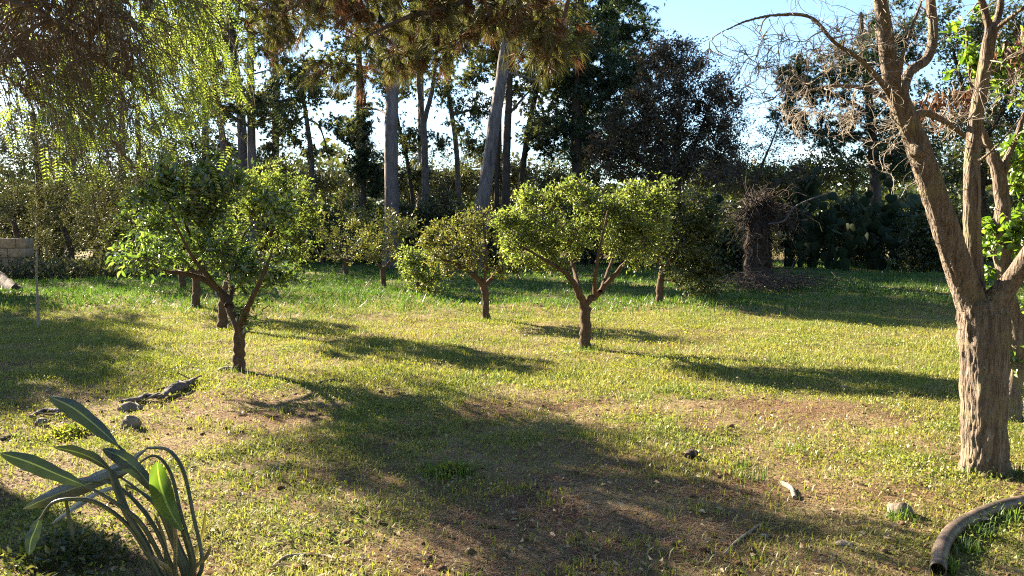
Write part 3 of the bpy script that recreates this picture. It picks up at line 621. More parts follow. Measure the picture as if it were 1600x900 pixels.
for (lab, Y, tx, env, mt, n3) in [
    ('olive green twinkling tree above the end of the stone wall', 24, 30, [(20, 310, 70, 85), (-60, 270, 90, 110), (40, 220, 70, 60), (10, 390, 40, 22)], 'leaf_olive', 1500),
    ('silvery olive bushy tree second from the stone wall', 25, 110, [(100, 330, 60, 60), (130, 270, 60, 60), (90, 380, 50, 26), (90, 230, 50, 50)], 'leaf_olive', 1300),
    ('dark bushy tree between the silvery olive tree and the citrus row', 26, 185, [(180, 345, 52, 52), (215, 300, 45, 50), (190, 390, 50, 25)], 'leaf_olive', 1000),
    ('shaded dark evergreen rising behind the top of the left citrus row', 25, 235, [(235, 245, 36, 44), (215, 290, 50, 45), (270, 270, 36, 30)], 'leaf_shrub', 700),
    ('tall backlit tree behind the hanging pepper branches at far left', 26, 60, [(50, 140, 90, 90), (120, 210, 70, 60), (0, 60, 90, 80), (-60, 200, 80, 90)], 'leaf_olive', 900),
    ('tall loose tree behind the right half of the hanging pepper branches', 28, 215, [(215, 140, 60, 60), (250, 60, 60, 60), (170, 60, 60, 60)], 'leaf_olive', 520)]:
    e0 = env[0]
    grow_tree('broadleaf_tree', lab, 'tree', BG_, Y, [(tx, 355 + 1884 / Y, 12), (tx + 2, (355 + 1884 / Y + e0[1]) / 2 + 20, 10), (e0[0], e0[1] + e0[3] * .4, 7)], env, [], 70, n3, 10, ('kite', .075, .034), mt, 'bark_dark', spread=.08, twr=.006)
for (lab, x, y, z0, z1, rx, n3) in [('unseen leafy tree beyond the left edge of the lawn, placed to shade the near left ground', -13.0, 15.0, 1.6, 6.0, 2.2, 1700), ('unseen taller leafy shade tree beyond the left edge of the lawn behind the other one', -15.8, 19.2, 1.8, 6.8, 2.3, 1700)]:  # trees out of view, placed for their shade on the left lawn
    q = lambda z: 355 - (z - 1.5) / y * F
    X0 = 800 + x / y * F; s_ = F / y
    grow_tree('broadleaf_tree', lab, 'tree', 'trees left of the lawn', y, [(X0, q(0), 20), (X0 + 4, q(z0), 16), (X0, q((z0 + z1) / 2), 10)], [(X0, q((z0 + z1) / 2), rx * s_, (z1 - z0) * .5 * s_), (X0 - 40, q(z1 - 1.5), rx * .7 * s_, 1.2 * s_), (X0 + 50, q(z0 + 1), rx * .7 * s_, 1.0 * s_)], [], 60, n3, 11, ('kite', .13, .065), 'leaf_olive', 'bark_dark', spread=.08, twr=.006)
for (lab, x, Y, z0, z1, rx) in [('tall far pine behind the hanging pepper branches, first from the left edge', -31, 47, 8, 20, 3.2), ('tall far pine behind the middle of the hanging pepper branches', -27, 49, 7, 21, 3.4), ('tall far pine behind the bright green hanging fronds', -22.5, 46, 8, 20, 3.2),
        ('tall far pine seen behind the pair of close pines', -18.5, 48, 9, 21, 3.2), ('tall far pine whose crown starts above the thin wavy pine', -14, 47, 13.5, 21, 3.2), ('tall far pine whose crown starts above the ivy dark column', -9.5, 49, 14, 21, 3.2), ('tall far pine behind the thick upright grey pine', -5.5, 47, 9, 20, 3.2), ('tall far pine behind the leaning grey pine', -1, 48, 10, 20, 3.2), ('tall far pine behind the blue green conifer', 4, 47, 6, 19, 3.4)]:  # far row placed for its shade on the back grass, crowns partly in view
    q = lambda z: 355 - (z - 1.5) / Y * F
    X0 = 800 + x / Y * F; s_ = F / Y; zm = (z0 + z1) / 2; h_ = (z1 - z0) / 2
    pine(lab, Y, [(X0, q(0), 13), (X0 + 5, q(z0 * .6), 11), (X0 + 2, q(zm), 8), (X0, q(z1 - 1), 3)], [(X0, q(zm), rx * s_, h_ * s_), (X0 - 1.6 * s_, q(zm - h_ * .4), rx * .7 * s_, h_ * .4 * s_), (X0 + 1.6 * s_, q(zm + h_ * .2), rx * .7 * s_, h_ * .4 * s_)], [], 40, 380, nd_=('needle', .38, .10, 8), grp='tall far pines beyond the orchard')
SG = 'shrubs closing the back of the orchard'
shr = [(20, 29, 285, 'dark shrub at the far left beyond the olive trees'), (95, 30, 270, 'dark shrub behind the silvery olive tree'), (165, 29, 265, 'second dark shrub behind the silvery olive tree'), (250, 30, 260, 'dark shrub behind the top of the citrus row'), (330, 30, 275, 'dark shrub at the foot of the left leaning pine'), (390, 32, 285, 'dark shrub at the foot of the pair of close pines'),
       (440, 33, 300, 'pale feathery shrub behind the olive citrus crown'), (505, 31, 318, 'round dark shrub below the wavy pine'), (560, 34, 305, 'loose shrub at the foot of the ivy dark column'),
       (625, 30, 316, 'dark shrub behind the slim shaded citrus'), (690, 31, 290, 'broad olive shrub at the foot of the forked slender pine'), (745, 29, 330, 'low dark shrub at the foot of the leaning grey pine'),
       (800, 33, 300, 'shrub at the foot of the half hidden dark pine'), (860, 32, 262, 'tall green shrub below the blue green conifer'), (925, 30, 296, 'shrub behind the top of the umbrella shaped citrus'),
       (1000, 29, 320, 'dark shrub below the rounded rusty tree'), (1100, 26, 310, 'dark shrub between the evergreen and the twiggy tree'), (1140, 22, 350, 'low black green shrub left of the shaggy brown stump'),
       (1400, 30, 300, 'tall hedge shrub behind the right end of the prickly pears'), (1320, 30, 300, 'hedge shrub behind the middle of the prickly pears'), (1235, 30, 320, 'hedge shrub behind the left end of the prickly pears'), (1470, 25, 330, 'dark shrub seen between prickly pears and the bare tree trunk')]
for (x, Y, top, lab) in shr:
    by = 355 + 1884 / Y; h = by - top; wdt = rng.uniform(46, 60)
    grow_tree('shrub', lab, 'shrub', SG, Y, [(x, by, 7), (x + 2, by - h * .25, 6), (x, by - h * .45, 4)], [(x, top + h * .45, wdt, h * .45), (x + rng.uniform(-30, 30), top + h * .65, wdt * .9, h * .36), (x + rng.uniform(-25, 25), top + h * .3, wdt * .6, h * .3)],
        [], 40, 760, 12, ('kite', .13, .06), 'leaf_shrub' if rng.random() < .75 else 'leaf_olive', 'bark_dark', spread=.10, twr=.007)
for (lab, Y, tx, env) in [('faint far tree seen through the gap right of the thin wavy pine', 46, 535, [(520, 265, 60, 34), (450, 250, 50, 34), (560, 230, 40, 30)]),
                          ('faint far tree seen between the thick upright pine and the leaning pine', 48, 690, [(690, 270, 60, 34), (650, 245, 34, 26), (735, 255, 36, 30)]),
                          ('faint far tree seen right of the half hidden dark pine', 50, 860, [(850, 270, 50, 34), (890, 245, 50, 30), (930, 270, 40, 40)])]:
    grow_tree('broadleaf_tree', lab, 'tree', 'far trees beyond the pines', Y, [(tx, 355 + 1884 / Y, 8), (tx, 330, 6), (tx + 3, 290, 4)], env, [], 50, 420, 7, ('kite', .14, .06), 'leaf_olive', 'bark_dark', spread=.14, twr=.01)
for (lab, Y, tx, env) in [('dark far tree filling the gap left of the rounded rusty tree', 38, 930, [(930, 235, 60, 60), (890, 270, 50, 40), (985, 270, 50, 40)]), ('dark far tree right behind the rounded rusty tree', 37, 1060, [(1060, 250, 70, 50), (1120, 275, 50, 36), (1020, 215, 50, 40)]),
        ('dark far tree behind the sparse twiggy tree', 38, 1190, [(1190, 285, 70, 34), (1250, 290, 50, 30)]), ('dark far tree behind the tall middle of the prickly pears', 37, 1330, [(1330, 262, 90, 40), (1410, 240, 60, 50)]), ('dark far tree behind the forked limbs of the bare tree', 36, 1470, [(1470, 220, 70, 90), (1540, 200, 70, 90)]),
        ('olive far tree seen low between the thick upright pine and the slender forked pine', 40, 640, [(640, 285, 50, 30), (600, 275, 36, 30), (690, 285, 50, 34)]), ('olive far tree seen low behind the leaning grey pine', 39, 770, [(765, 270, 50, 44), (810, 280, 50, 40), (730, 285, 40, 30)]), ('olive far tree seen low behind the thin wavy pine', 41, 470, [(460, 285, 60, 28), (520, 290, 50, 26), (410, 275, 50, 30)]),
        ('dark far tree behind the pair of close pines', 38, 330, [(330, 250, 60, 50), (270, 230, 60, 60), (390, 270, 50, 40)]), ('dark far tree behind the silvery olive tree', 37, 110, [(110, 230, 80, 80), (30, 230, 80, 80), (180, 230, 60, 70)])]:
    grow_tree('broadleaf_tree', lab, 'tree', 'far trees beyond the pines', Y, [(tx, 355 + 1884 / Y, 10), (tx, 340, 8), (tx + 3, 290, 5)], env, [], 50, 620, 11, ('kite', .20, .095), 'leaf_olive' if lab[0] == 'o' else 'leaf_shrub', 'bark_dark', spread=.16, twr=.01)
def sky_blocker(lab, x, y, z0, z1, rx, n3, lf, mt):
    # tree added outside the view, beside or behind the camera, to block sky light
    root = thing('broadleaf_tree', lab, 'tree', (x, y, float(H(x, y))), 'unseen trees added round the near end of the lawn')
    S = smoothpath(np.array([[x, y, -.1, .2], [x + .1, y, z0, .16], [x, y + .1, (z0 + z1) / 2, .1], [x, y, z1 - .5, .03]]), 20); mb = MB(); limb_tube(mb, S[:, :3], S[:, 3], 10, .1); mb.build('trunk', M['bark_dark'], root, True)
    E = [(np.array([x, y, (z0 + z1) / 2]), np.array([rx, rx, (z1 - z0) / 2]))]; P = sample(E, n3, .4, .8)
    q = np.stack([np.repeat(S[None, 8:16:1, :3], len(P) // 8 + 1, 0).reshape(-1, 3)[:len(P)], P], 1); V, Fc, _ = tubes(q, np.tile([.03, .008], (len(P), 1)), 3); mb = MB(); mb.add(V[:3 * 2 * 300], Fc[:3 * 300]); mb.build('branches', M['bark_dark'], root, True, 'stuff')
    k = np.repeat(np.arange(len(P)), 8); n = len(k); Q = P[k] + rng.normal(size=(n, 3)) * .22; sz = lf * rng.uniform(.6, 1.2, n); V, Fc = kites(Q, rng.normal(size=(n, 3)), sz, sz * .5); mb = MB(); mb.add(V, Fc); mb.build('foliage', M[mt], root, False, 'stuff')
for a in [('unseen broad dark tree added beyond the right edge of the lawn near the leafy tree', 10.5, 8.0, 1.5, 9.0, 3.0), ('unseen broad dark tree added beyond the right edge of the lawn farther back', 13.5, 14.0, 1.5, 10.0, 3.4), ('unseen dark tree added to the right of the camera', 8.0, 1.0, 1.5, 9.0, 3.2),
          ('unseen dark tree added behind the camera on the right', 5.0, -6.5, 1.5, 11.0, 3.6), ('unseen dark tree added straight behind the camera', -1.5, -7.0, 1.5, 11.0, 3.6), ('unseen dark tree added behind the camera on the left', -8.0, -5.0, 1.5, 10.0, 3.4), ('unseen dark tree added left of the camera', -11.0, 0.5, 1.5, 8.0, 2.6)]:
    sky_blocker(*a, 700, .34, 'leaf_shrub')
# far wood that reads as one dark mass
n = 64000; x = rng.uniform(-75, 75, n); y = rng.uniform(52, 80, n); top = 3.2 + 5.6 * fbm(x / 6, 0 * x, 3.7, 3) ** 1.2
P = np.stack([x, y, rng.random(n) ** .8 * top], 1); s = rng.uniform(.45, .85, n)
V, Fc = tris1(P, rng.normal(size=(n, 3)), s, s * .6); m = MB(); m.add(V, Fc); tag_stuff(m.build('far_wood', M['leaf_shrub'], kind='stuff'), 'far dark wood closing the horizon behind the pines', 'wood')

# ------------------------------------------------------------------ the big bare tree at the right
def big_tree():
    Y = GY(735)
    lines = [
        ('trunk', [(1540, 756, 122), (1540, 742, 98), (1539, 728, 84), (1538, 700, 76), (1537, 620, 76), (1538, 560, 78), (1536, 500, 84), (1528, 468, 70)]),
        ('limb', [(1535, 520, 60), (1512, 460, 50), (1488, 390, 46, -.05), (1462, 310, 43, -.1), (1438, 240, 41, -.12), (1412, 175, 37, -.15), (1394, 125, 32, -.2), (1386, 70, 27, -.25), (1377, 10, 24, -.3), (1366, -80, 18, -.3), (1350, -200, 8, -.3)]),
        ('limb', [(1535, 520, 44), (1524, 450, 34, .05), (1520, 380, 30, .05), (1518, 290, 28, .05), (1523, 200, 25, .1), (1538, 110, 23, .1), (1549, 45, 21, .1)]),
        ('limb', [(1549, 55, 15, .1), (1538, 15, 13, .1), (1526, -30, 12, .05), (1515, -130, 7)]),
        ('limb', [(1549, 55, 15, .1), (1562, 15, 13, .15), (1566, -40, 11, .2), (1575, -140, 6, .2)]),
        ('limb', [(1550, 50, 11, .1), (1575, 30, 9, .0), (1604, 8, 7, -.1), (1660, -40, 4, -.2)]),
        ('limb', [(1538, 500, 50), (1555, 472, 42, -.05), (1578, 440, 36, -.1), (1606, 402, 32, -.2), (1650, 330, 26, -.3), (1690, 240, 20, -.4), (1720, 120, 12, -.4)]),
        ('limb', [(1408, 150, 22, -.15), (1422, 112, 18, -.1), (1448, 92, 18, -.05), (1458, 55, 18, 0), (1454, 0, 17, 0), (1450, -90, 11, 0)]),
        ('limb', [(1406, 135, 10, -.2), (1410, 90, 8, -.3), (1424, 45, 7, -.3), (1440, 0, 6, -.3), (1452, -60, 4, -.3)]),
        ('limb', [(1400, 160, 16, -.15), (1374, 125, 12, -.3), (1342, 92, 10, -.45), (1304, 66, 9, -.6), (1266, 27, 9, -.7), (1212, 24, 8, -.8), (1170, 32, 7, -.9), (1132, 48, 5, -.95), (1102, 64, 4, -1), (1070, 74, 2, -1)]),
        ('limb', [(1405, 185, 13, -.15), (1386, 158, 10, 0), (1352, 138, 9, .1), (1302, 134, 8, .15), (1266, 142, 6, .2), (1228, 158, 3, .2)]),
        ('limb', [(1420, 185, 16, -.1), (1440, 176, 13, .1), (1465, 184, 12, .2), (1488, 198, 10, .25), (1512, 216, 9, .3), (1545, 232, 6, .3)]),
        ('limb', [(1524, 255, 9, .05), (1545, 240, 7, -.05), (1572, 212, 6, -.1), (1604, 172, 5, -.1)])]
    base = G(1539, 735)
    root = thing('bare_tree', 'big bare grey barked tree with three splayed limbs on the right side of the lawn', 'tree', base)
    mb = MB(); SK = []; N = []
    for nm, pts in lines:
        L_ = pxline(pts, Y); L_[:, 3] *= .90; k = 6 * len(pts)
        S = smoothpath(L_, k); SK.append(S)
        V, Fc, idx = tubes(S[:, :3], np.maximum(S[:, 3], .004), 14); off = mb.n; mb.add(V, Fc)
        c = MB()
        for e, cc, fl in ((idx[0, 0], S[0, :3], 1), (idx[0, -1], S[-1, :3], 0)):
            mb.add(cc[None], np.zeros((0, 3), int)); ci = mb.n - 1
            fr = np.array([[e[q] + off, e[(q + 1) % 14] + off, ci] if not fl else [e[(q + 1) % 14] + off, e[q] + off, ci] for q in range(14)]); mb.f.append(fr)
        for q in range(k):
            if nm != 'trunk' and q > 3: N.append([*S[q], *nrm(S[min(q + 1, k - 1), :3] - S[max(q - 1, 0), :3])])
    # knot stub on the left limb
    kp = PX(1432, 236, Y - .12 - .08); V, Fc, idx = tubes(np.array([kp + [0, .06, 0], kp, kp + [.0, -.03, .0], kp + [-.002, -.045, .004]]), np.array([.035, .04, .034, .018]), 12)
    off = mb.n; mb.add(V, Fc)
    for e, cc, fl in ((idx[0, 0], kp + [0, .06, 0], 1), (idx[0, -1], kp + [0, -.045, .004], 0)):
        mb.add(cc[None], np.zeros((0, 3), int)); ci = mb.n - 1
        mb.f.append(np.array([[e[q] + off, e[(q + 1) % 12] + off, ci] if not fl else [e[(q + 1) % 12] + off, e[q] + off, ci] for q in range(12)]))
    tmp = mb.build('trunk', M['bark_big'])
    md = tmp.modifiers.new('r', 'REMESH'); md.mode = 'VOXEL'; md.voxel_size = .0098
    ms = tmp.modifiers.new('s', 'SMOOTH'); ms.factor = .5; ms.iterations = 7
    dg = bpy.context.evaluated_depsgraph_get(); me = bpy.data.meshes.new_from_object(tmp.evaluated_get(dg))
    bpy.data.objects.remove(tmp)
    n = len(me.vertices); V = np.empty(n * 3, np.float32); me.vertices.foreach_get('co', V); V = V.reshape(-1, 3).astype(float)
    NO = np.empty(n * 3, np.float32); me.vertices.foreach_get('normal', NO); NO = NO.reshape(-1, 3).astype(float)
    S = np.concatenate(SK); Tn = np.concatenate([nrm(np.gradient(s[:, :3], axis=0)) for s in SK]); Ss = np.concatenate([np.cumsum(np.r_[0, np.linalg.norm(np.diff(s[:, :3], axis=0), axis=1)]) + 3.7 * q for q, s in enumerate(SK)])
    j = np.concatenate([np.argmin(np.linalg.norm(V[a:a + 2000, None] - S[None, :, :3], axis=2) - S[None, :, 3], 1) for a in range(0, n, 2000)])
    T = Tn[j]; ref = nrm(np.array([.2, 1., 0]) - T * (T @ np.array([.2, 1., 0]))[:, None]); bi = np.cross(T, ref)
    d = V - S[j, :3]; s_ = Ss[j] + (d * T).sum(1); rr = S[j, 3]
    dn = nrm(d - T * (d * T).sum(1)[:, None]); ca, sa = (dn * ref).sum(1), (dn * bi).sum(1)
    q1 = fbm(ca * rr / .017 + 3, sa * rr / .017, s_ / .15, 3); q2 = fbm(ca * rr / .05, sa * rr / .05 + 9, s_ / .3, 2)
    ridge = 1 - 2 * np.abs(q1 - .5) * 2.2
    amp = np.clip(rr / .14, .15, 1)
    V += NO * (amp * (.013 * (np.clip(-ridge, -1, .5) + .2) + .016 * (q2 - .5)))[:, None]
    me.vertices.foreach_set('co', V.astype(np.float32).ravel()); me.update()
    me.polygons.foreach_set('use_smooth', np.ones(len(me.polygons), bool))
    if not me.materials: me.materials.append(M['bark_big'])
    o = bpy.data.objects.new('trunk', me); C.objects.link(o); o.parent = root; o.matrix_parent_inverse = Matrix.Translation(-root.location)
    N = np.array(N)
    E = ell([(1290, 100, 110, 75, -.3, .6), (1200, 100, 90, 75, -.5, .5), (1330, 180, 90, 55, .1, .6), (1240, 60, 90, 45, -.7, .4), (1250, 170, 60, 35, .1, .4), (1130, 80, 70, 40, -.9, .3), (1340, 60, 60, 60, -.3, .5), (1410, 40, 50, 70, -.2, .5), (1480, 180, 60, 60, .2, .4), (1400, 230, 40, 70, 0, .4), (1560, 130, 60, 80, .1, .4),
             (1350, -60, 120, 80, -.3, .6), (1500, -60, 110, 80, 0, .6)], Y)
    tw = MB(); t2 = sample(E, 190, .7); t2 = t2[np.argsort(np.linalg.norm(t2 - N[:, :3].mean(0), axis=1))]
    for p1 in t2:
        jn = np.argmin(np.linalg.norm(N[:, :3] - p1, axis=1)); p0 = N[jn, :3]; ln = np.linalg.norm(p1 - p0)
        if ln < .04: continue
        q = bez(p0[None], (p0 + N[jn, 4:7] * ln * .4)[None], (p1 + rng.normal(size=3) * .25 * ln)[None], p1[None], 9)[0]; q[1:] += rng.normal(size=(8, 3)) * .02 * ln
        r = np.linspace(max(min(N[jn, 3] * .45, .007), .0028), .0016, 9); V, Fc, _ = tubes(q, r, 6); tw.add(V, Fc)
        N = np.vstack([N, np.column_stack([q[2:], r[2:], nrm(q[2:] - q[1:-1])])])
    t3 = sample(E, 1050, .6); jn = np.argmin(((t3[:, None] - N[None, :, :3]) ** 2).sum(-1), 1); p0 = N[jn, :3]; dv = t3 - p0; ln = np.linalg.norm(dv, axis=1, keepdims=True)
    q = bez(p0, p0 + (N[jn, 4:7] * .4 + rng.normal(size=p0.shape) * .15) * ln, t3 + rng.normal(size=t3.shape) * .28 * ln + [0, 0, .0], t3 + np.array([0, 0, -.15]) * ln, 7)
    V, Fc, _ = tubes(q, np.linspace(.0024, .0012, 7)[None].repeat(len(q), 0), 3); tw.add(V, Fc)
    # short spurs along the twigs
    k = rng.integers(0, len(q), 2400); a = rng.integers(1, 6, 2400); p0 = q[k, a]; d = nrm(nrm(q[k, a] - q[k, a - 1]) + rng.normal(size=p0.shape) * .7)
    p1 = p0 + d * rng.uniform(.02, .09, (2400, 1)); V, Fc, _ = tubes(np.stack([p0, p1], 1), np.array([[.0016, .0008]]).repeat(2400, 0), 3); tw.add(V, Fc)
    tw.build('twigs', M['bark_twig'], root, True, 'stuff')
big_tree()
# leafy tree behind it
YR = GY(652)
def deadbits(root, q, N):
    E = ell([(1465, 165, 40, 34, .4, .2), (1580, 80, 30, 40, .2, .2), (1500, 150, 30, 20, .4, .2)], YR - .4); P = sample(E, 200)
    V, tri, qd = leaves6(P, rng.normal(size=P.shape) * .5 + [0, 0, -1], rng.uniform(.05, .09, len(P)), rng.uniform(.018, .03, len(P)), .3, bend=.35)
    mb = MB(); mb.add(V, tri); mb.f.append(qd); mb.build('dead_leaves', M['leaf_dead'], root, False, 'stuff')
grow_tree('leafy_tree', 'bright green leaved tree with a lit tan stem standing close behind the big bare tree', 'tree', None, YR,
    [(1574, 656, 34), (1582, 610, 27), (1590, 560, 25), (1586, 500, 25), (1570, 440, 24), (1566, 360, 23), (1563, 290, 21), (1552, 240, 18)],
    [(1592, 250, 40, 70), (1600, 110, 60, 60), (1560, 350, 34, 46), (1510, 40, 40, 34), (1520, 105, 40, 30), (1590, 360, 40, 40), (1585, 560, 26, 46), (1650, 200, 60, 120), (1640, 420, 60, 100), (1550, 400, 22, 40)],
    [[(1562, 285, 14), (1578, 240, 10), (1600, 180, 7), (1620, 90, 4)], [(1552, 245, 12), (1530, 190, 8), (1515, 110, 5), (1510, 50, 3)], [(1566, 380, 9), (1590, 350, 6), (1625, 320, 4)], [(1583, 605, 14), (1598, 570, 12), (1620, 520, 9), (1650, 430, 6)]],
    70, 420, 9, ('leaf', .075, .036), 'leaf_bright', 'bark_big', spread=.015, twr=.003, leaf_parts=200, extra=deadbits)

# ------------------------------------------------------------------ pepper tree hanging in at upper left
def pepper():
    root = thing('pepper_tree', 'weeping pepper tree whose brown strands and bright green fronds hang in at upper left', 'tree', (-7.6, 8.0, float(H(-7.6, 8.0))))
    tr = smoothpath(np.array([[-7.6, 8.0, -.1, .30], [-7.5, 8.0, 1.2, .25], [-7.0, 7.9, 2.6, .22], [-6.3, 7.8, 3.8, .17], [-5.2, 7.7, 4.8, .12]]), 24)
    mb = MB(); limb_tube(mb, tr[:, :3], tr[:, 3], 14, .12); mb.build('trunk', M['bark_pepper'], root, True)
    N = []
    lims = [pxline([(-60, 0, 22), (0, 46, 10), (60, 100, 8), (135, 176, 6), (180, 225, 5), (215, 262, 3)], 7.2), pxline([(-80, -80, 20), (20, -70, 14), (120, -40, 11), (220, -20, 8), (320, 10, 5)], 7.4), pxline([(-80, -80, 20), (40, -120, 14), (180, -120, 10), (320, -80, 6)], 6.4),
            pxline([(-90, 10, 6), (-10, 50, 5), (60, 75, 4.5), (140, 110, 4), (210, 170, 3)], 10.0),
            pxline([(-70, -40, 14), (40, 10, 10), (110, 60, 8), (180, 110, 5), (240, 150, 3)], 6.6)]
    for L_ in lims:
        L_[0, :3] = tr[18, :3] * .5 + L_[0, :3] * .5
        L_ = np.vstack([np.r_[tr[16, :3], max(.03, L_[0, 3] * 1.3)], L_]); S = smoothpath(L_, 36); mb = MB(); S[2:, :3] += rng.normal(size=(34, 3)) * .012; limb_tube(mb, S[:, :3], S[:, 3], 8, .1); mb.build('limb', M['bark_pepper'], root, True)
        for q in range(8, 36): N.append(S[q, :3])
    N = np.array(N); mb = MB()
    # bare brown strands: start in the canopy and droop to the lower right
    def strands(n, starts, Lr, drift, wig):
        k = 9; t = np.linspace(0, 1, k)[None, :, None]; L_ = rng.uniform(*Lr, n)[:, None, None]
        d0 = rng.normal(size=(n, 1, 3)) * [.35, .35, .15] + np.array([drift, 0, .1]); dn = np.array([.10, 0, -1.])
        q = starts[:, None] + L_ * (d0 * (t - .5 * t * t) + dn * t ** 1.5 * .9) + np.cumsum(rng.normal(size=(n, k, 3)) * wig * [1, 1, .4], 1) * L_
        return q
    def topz(px, py, Y): return PX(px, py, Y)
    st = []
    n = 500
    px = rng.uniform(-40, 330, n); py = rng.uniform(-150, 150, n) - np.maximum(0, px - 150) * .6; px[px > 200] = rng.uniform(-40, 300, (px > 200).sum()); yy = np.where(px > 170, rng.uniform(6.0, 6.9, n), rng.uniform(6.2, 7.8, n)); dp = np.arange(n) > 380; yy[dp] = rng.uniform(9.0, 12.2, dp.sum()); px[dp] = rng.uniform(70, 240, dp.sum()); py[dp] = rng.uniform(70, 215, dp.sum())
    st = np.array([PX(a, b, c) for a, b, c in zip(px, py, yy)])
    q1 = strands(n, st, (.4, 1.25), .55, .018)
    V, Fc, _ = tubes(q1, np.linspace(.006, .0022, 9)[None].repeat(n, 0), 3); mb.add(V, Fc)
    k = rng.integers(0, n, 1700); a = rng.integers(1, 8, 1700); s2 = q1[k, a]
    q2 = strands(1700, s2, (.12, .5), .6, .03); V, Fc, _ = tubes(q2[:, ::2], np.linspace(.003, .0014, 5)[None].repeat(1700, 0), 3); mb.add(V, Fc)
    # connect the strand starts to the limbs
    j = np.argmin(((st[:, None] - N[None]) ** 2).sum(-1), 1); p0 = N[j]
    qc = bez(p0, p0 + [0.1, 0, .15], st + [-.1, 0, .1], st, 7); V, Fc, _ = tubes(qc, np.linspace(.010, .006, 7)[None].repeat(n, 0), 4); mb.add(V, Fc)
    mb.build('hanging_twigs', M['bark_pepper'], root, True, 'stuff')
    # leaf masses added above and left of view to shade the foreground, on limbs
    EC = [(np.array([-7.75, 11.7, 5.2]), np.array([1.3, .75, .35])), (np.array([-8.9, 12.8, 5.35]), np.array([1.4, 1.0, .4]))]
    CC = sample(EC, 620, .5, .4); kk = np.repeat(np.arange(620), 3); s_ = rng.uniform(.09, .17, 1860)
    V, Fc = kites(CC[kk] + rng.normal(size=(1860, 3)) * .10, rng.normal(size=(1860, 3)) + [0, 0, -.5], s_, s_ * .45); cb = MB(); cb.add(V, Fc); cb.build('crown', M['leaf_pepper'], root, False, 'stuff')
    for c_, r_ in EC:
        S = smoothpath(np.array([[*tr[18, :3], .06], [*(tr[18, :3] * .5 + c_ * .5 + [0, 0, .2]), .045], [*c_, .02]]), 14); lb = MB(); limb_tube(lb, S[:, :3], S[:, 3], 8, .1); lb.build('limb', M['bark_pepper'], root, True)
        T_ = c_ + nrm(rng.normal(size=(60, 3))) * r_ * .8; q_ = np.stack([np.repeat(S[None, 9:14, :3], 12, 0).reshape(-1, 3), T_], 1); V, Fc, _ = tubes(q_, np.tile([.014, .005], (60, 1)), 3); lb = MB(); lb.add(V, Fc); lb.build('branches', M['bark_pepper'], root, True, 'stuff')
    # pinnate fronds
    def inpx(P):
        pr = P[:, 1] * CP + (CAMH - P[:, 2]) * SP; up = (P[:, 2] - CAMH) * CP + P[:, 1] * SP
        return 800 + F * P[:, 0] / pr, 450 - F * up / pr
    allp = np.concatenate([q1.reshape(-1, 3), q2.reshape(-1, 3)]); ux, uy = inpx(allp)
    wgt = .10 + .6 * np.exp(-((ux - 300) / 75) ** 2) * (uy < 260) + .30 * np.exp(-((ux - 130) / 90) ** 2) * (uy > 90); wgt += .22 * (allp[:, 1] > 8.7); wgt *= (uy > -200) & (uy < 330) & (ux > -150)
    c = allp[rng.choice(len(allp), 620, p=wgt / wgt.sum())]
    # extra bright curtain at x 250..380
    m_ = 250; px = np.clip(rng.normal(312, 40, m_), 225, 385); py = rng.uniform(-60, 1, m_) + rng.random(m_) * (235 - np.abs(px - 300) * 1.1); c = np.vstack([c, [PX(a, b, d) for a, b, d in zip(px, py, rng.uniform(7.6, 8.5, m_))]])
    n = len(c); Lf = rng.uniform(.13, .26, n); k = 7; t = np.linspace(0, 1, k)
    dd = nrm(rng.normal(size=(n, 3)) * [.45, .45, .2] + np.array([.15, 0, -.75]))
    ax = c[:, None] + dd[:, None] * (Lf[:, None, None] * t[None, :, None]) + np.array([0, 0, -.25]) * (Lf[:, None, None] * t[None, :, None] ** 2)
    fb = MB(); V, Fc, _ = tubes(ax, np.full((n, k), .0014), 3); fb.add(V, Fc)
    pairs = 9; tt = np.linspace(.12, .97, pairs); a = (tt * (k - 1)).astype(int); f = tt * (k - 1) - a
    P = ax[:, a] * (1 - f)[None, :, None] + ax[:, np.minimum(a + 1, k - 1)] * f[None, :, None]; tg_ = nrm(ax[:, np.minimum(a + 1, k - 1)] - ax[:, a])
    up = nrm(rng.normal(size=(n, 1, 3)) + 0 * P); S = nrm(np.cross(tg_, up))
    for sg in (-1, 1):
        D = S * sg + tg_ * .55; l = .046 * (1 - .55 * np.abs(tt - .45))[None, :] * rng.uniform(.8, 1.2, (n, 1))
        V, Fc = kites(P.reshape(-1, 3), D.reshape(-1, 3), l.ravel(), .0125, .1, np.cross(S, tg_).reshape(-1, 3), .25); fb.add(V, Fc)
    fb.build('fronds', M['leaf_pepper'], root, False, 'stuff')
pepper()

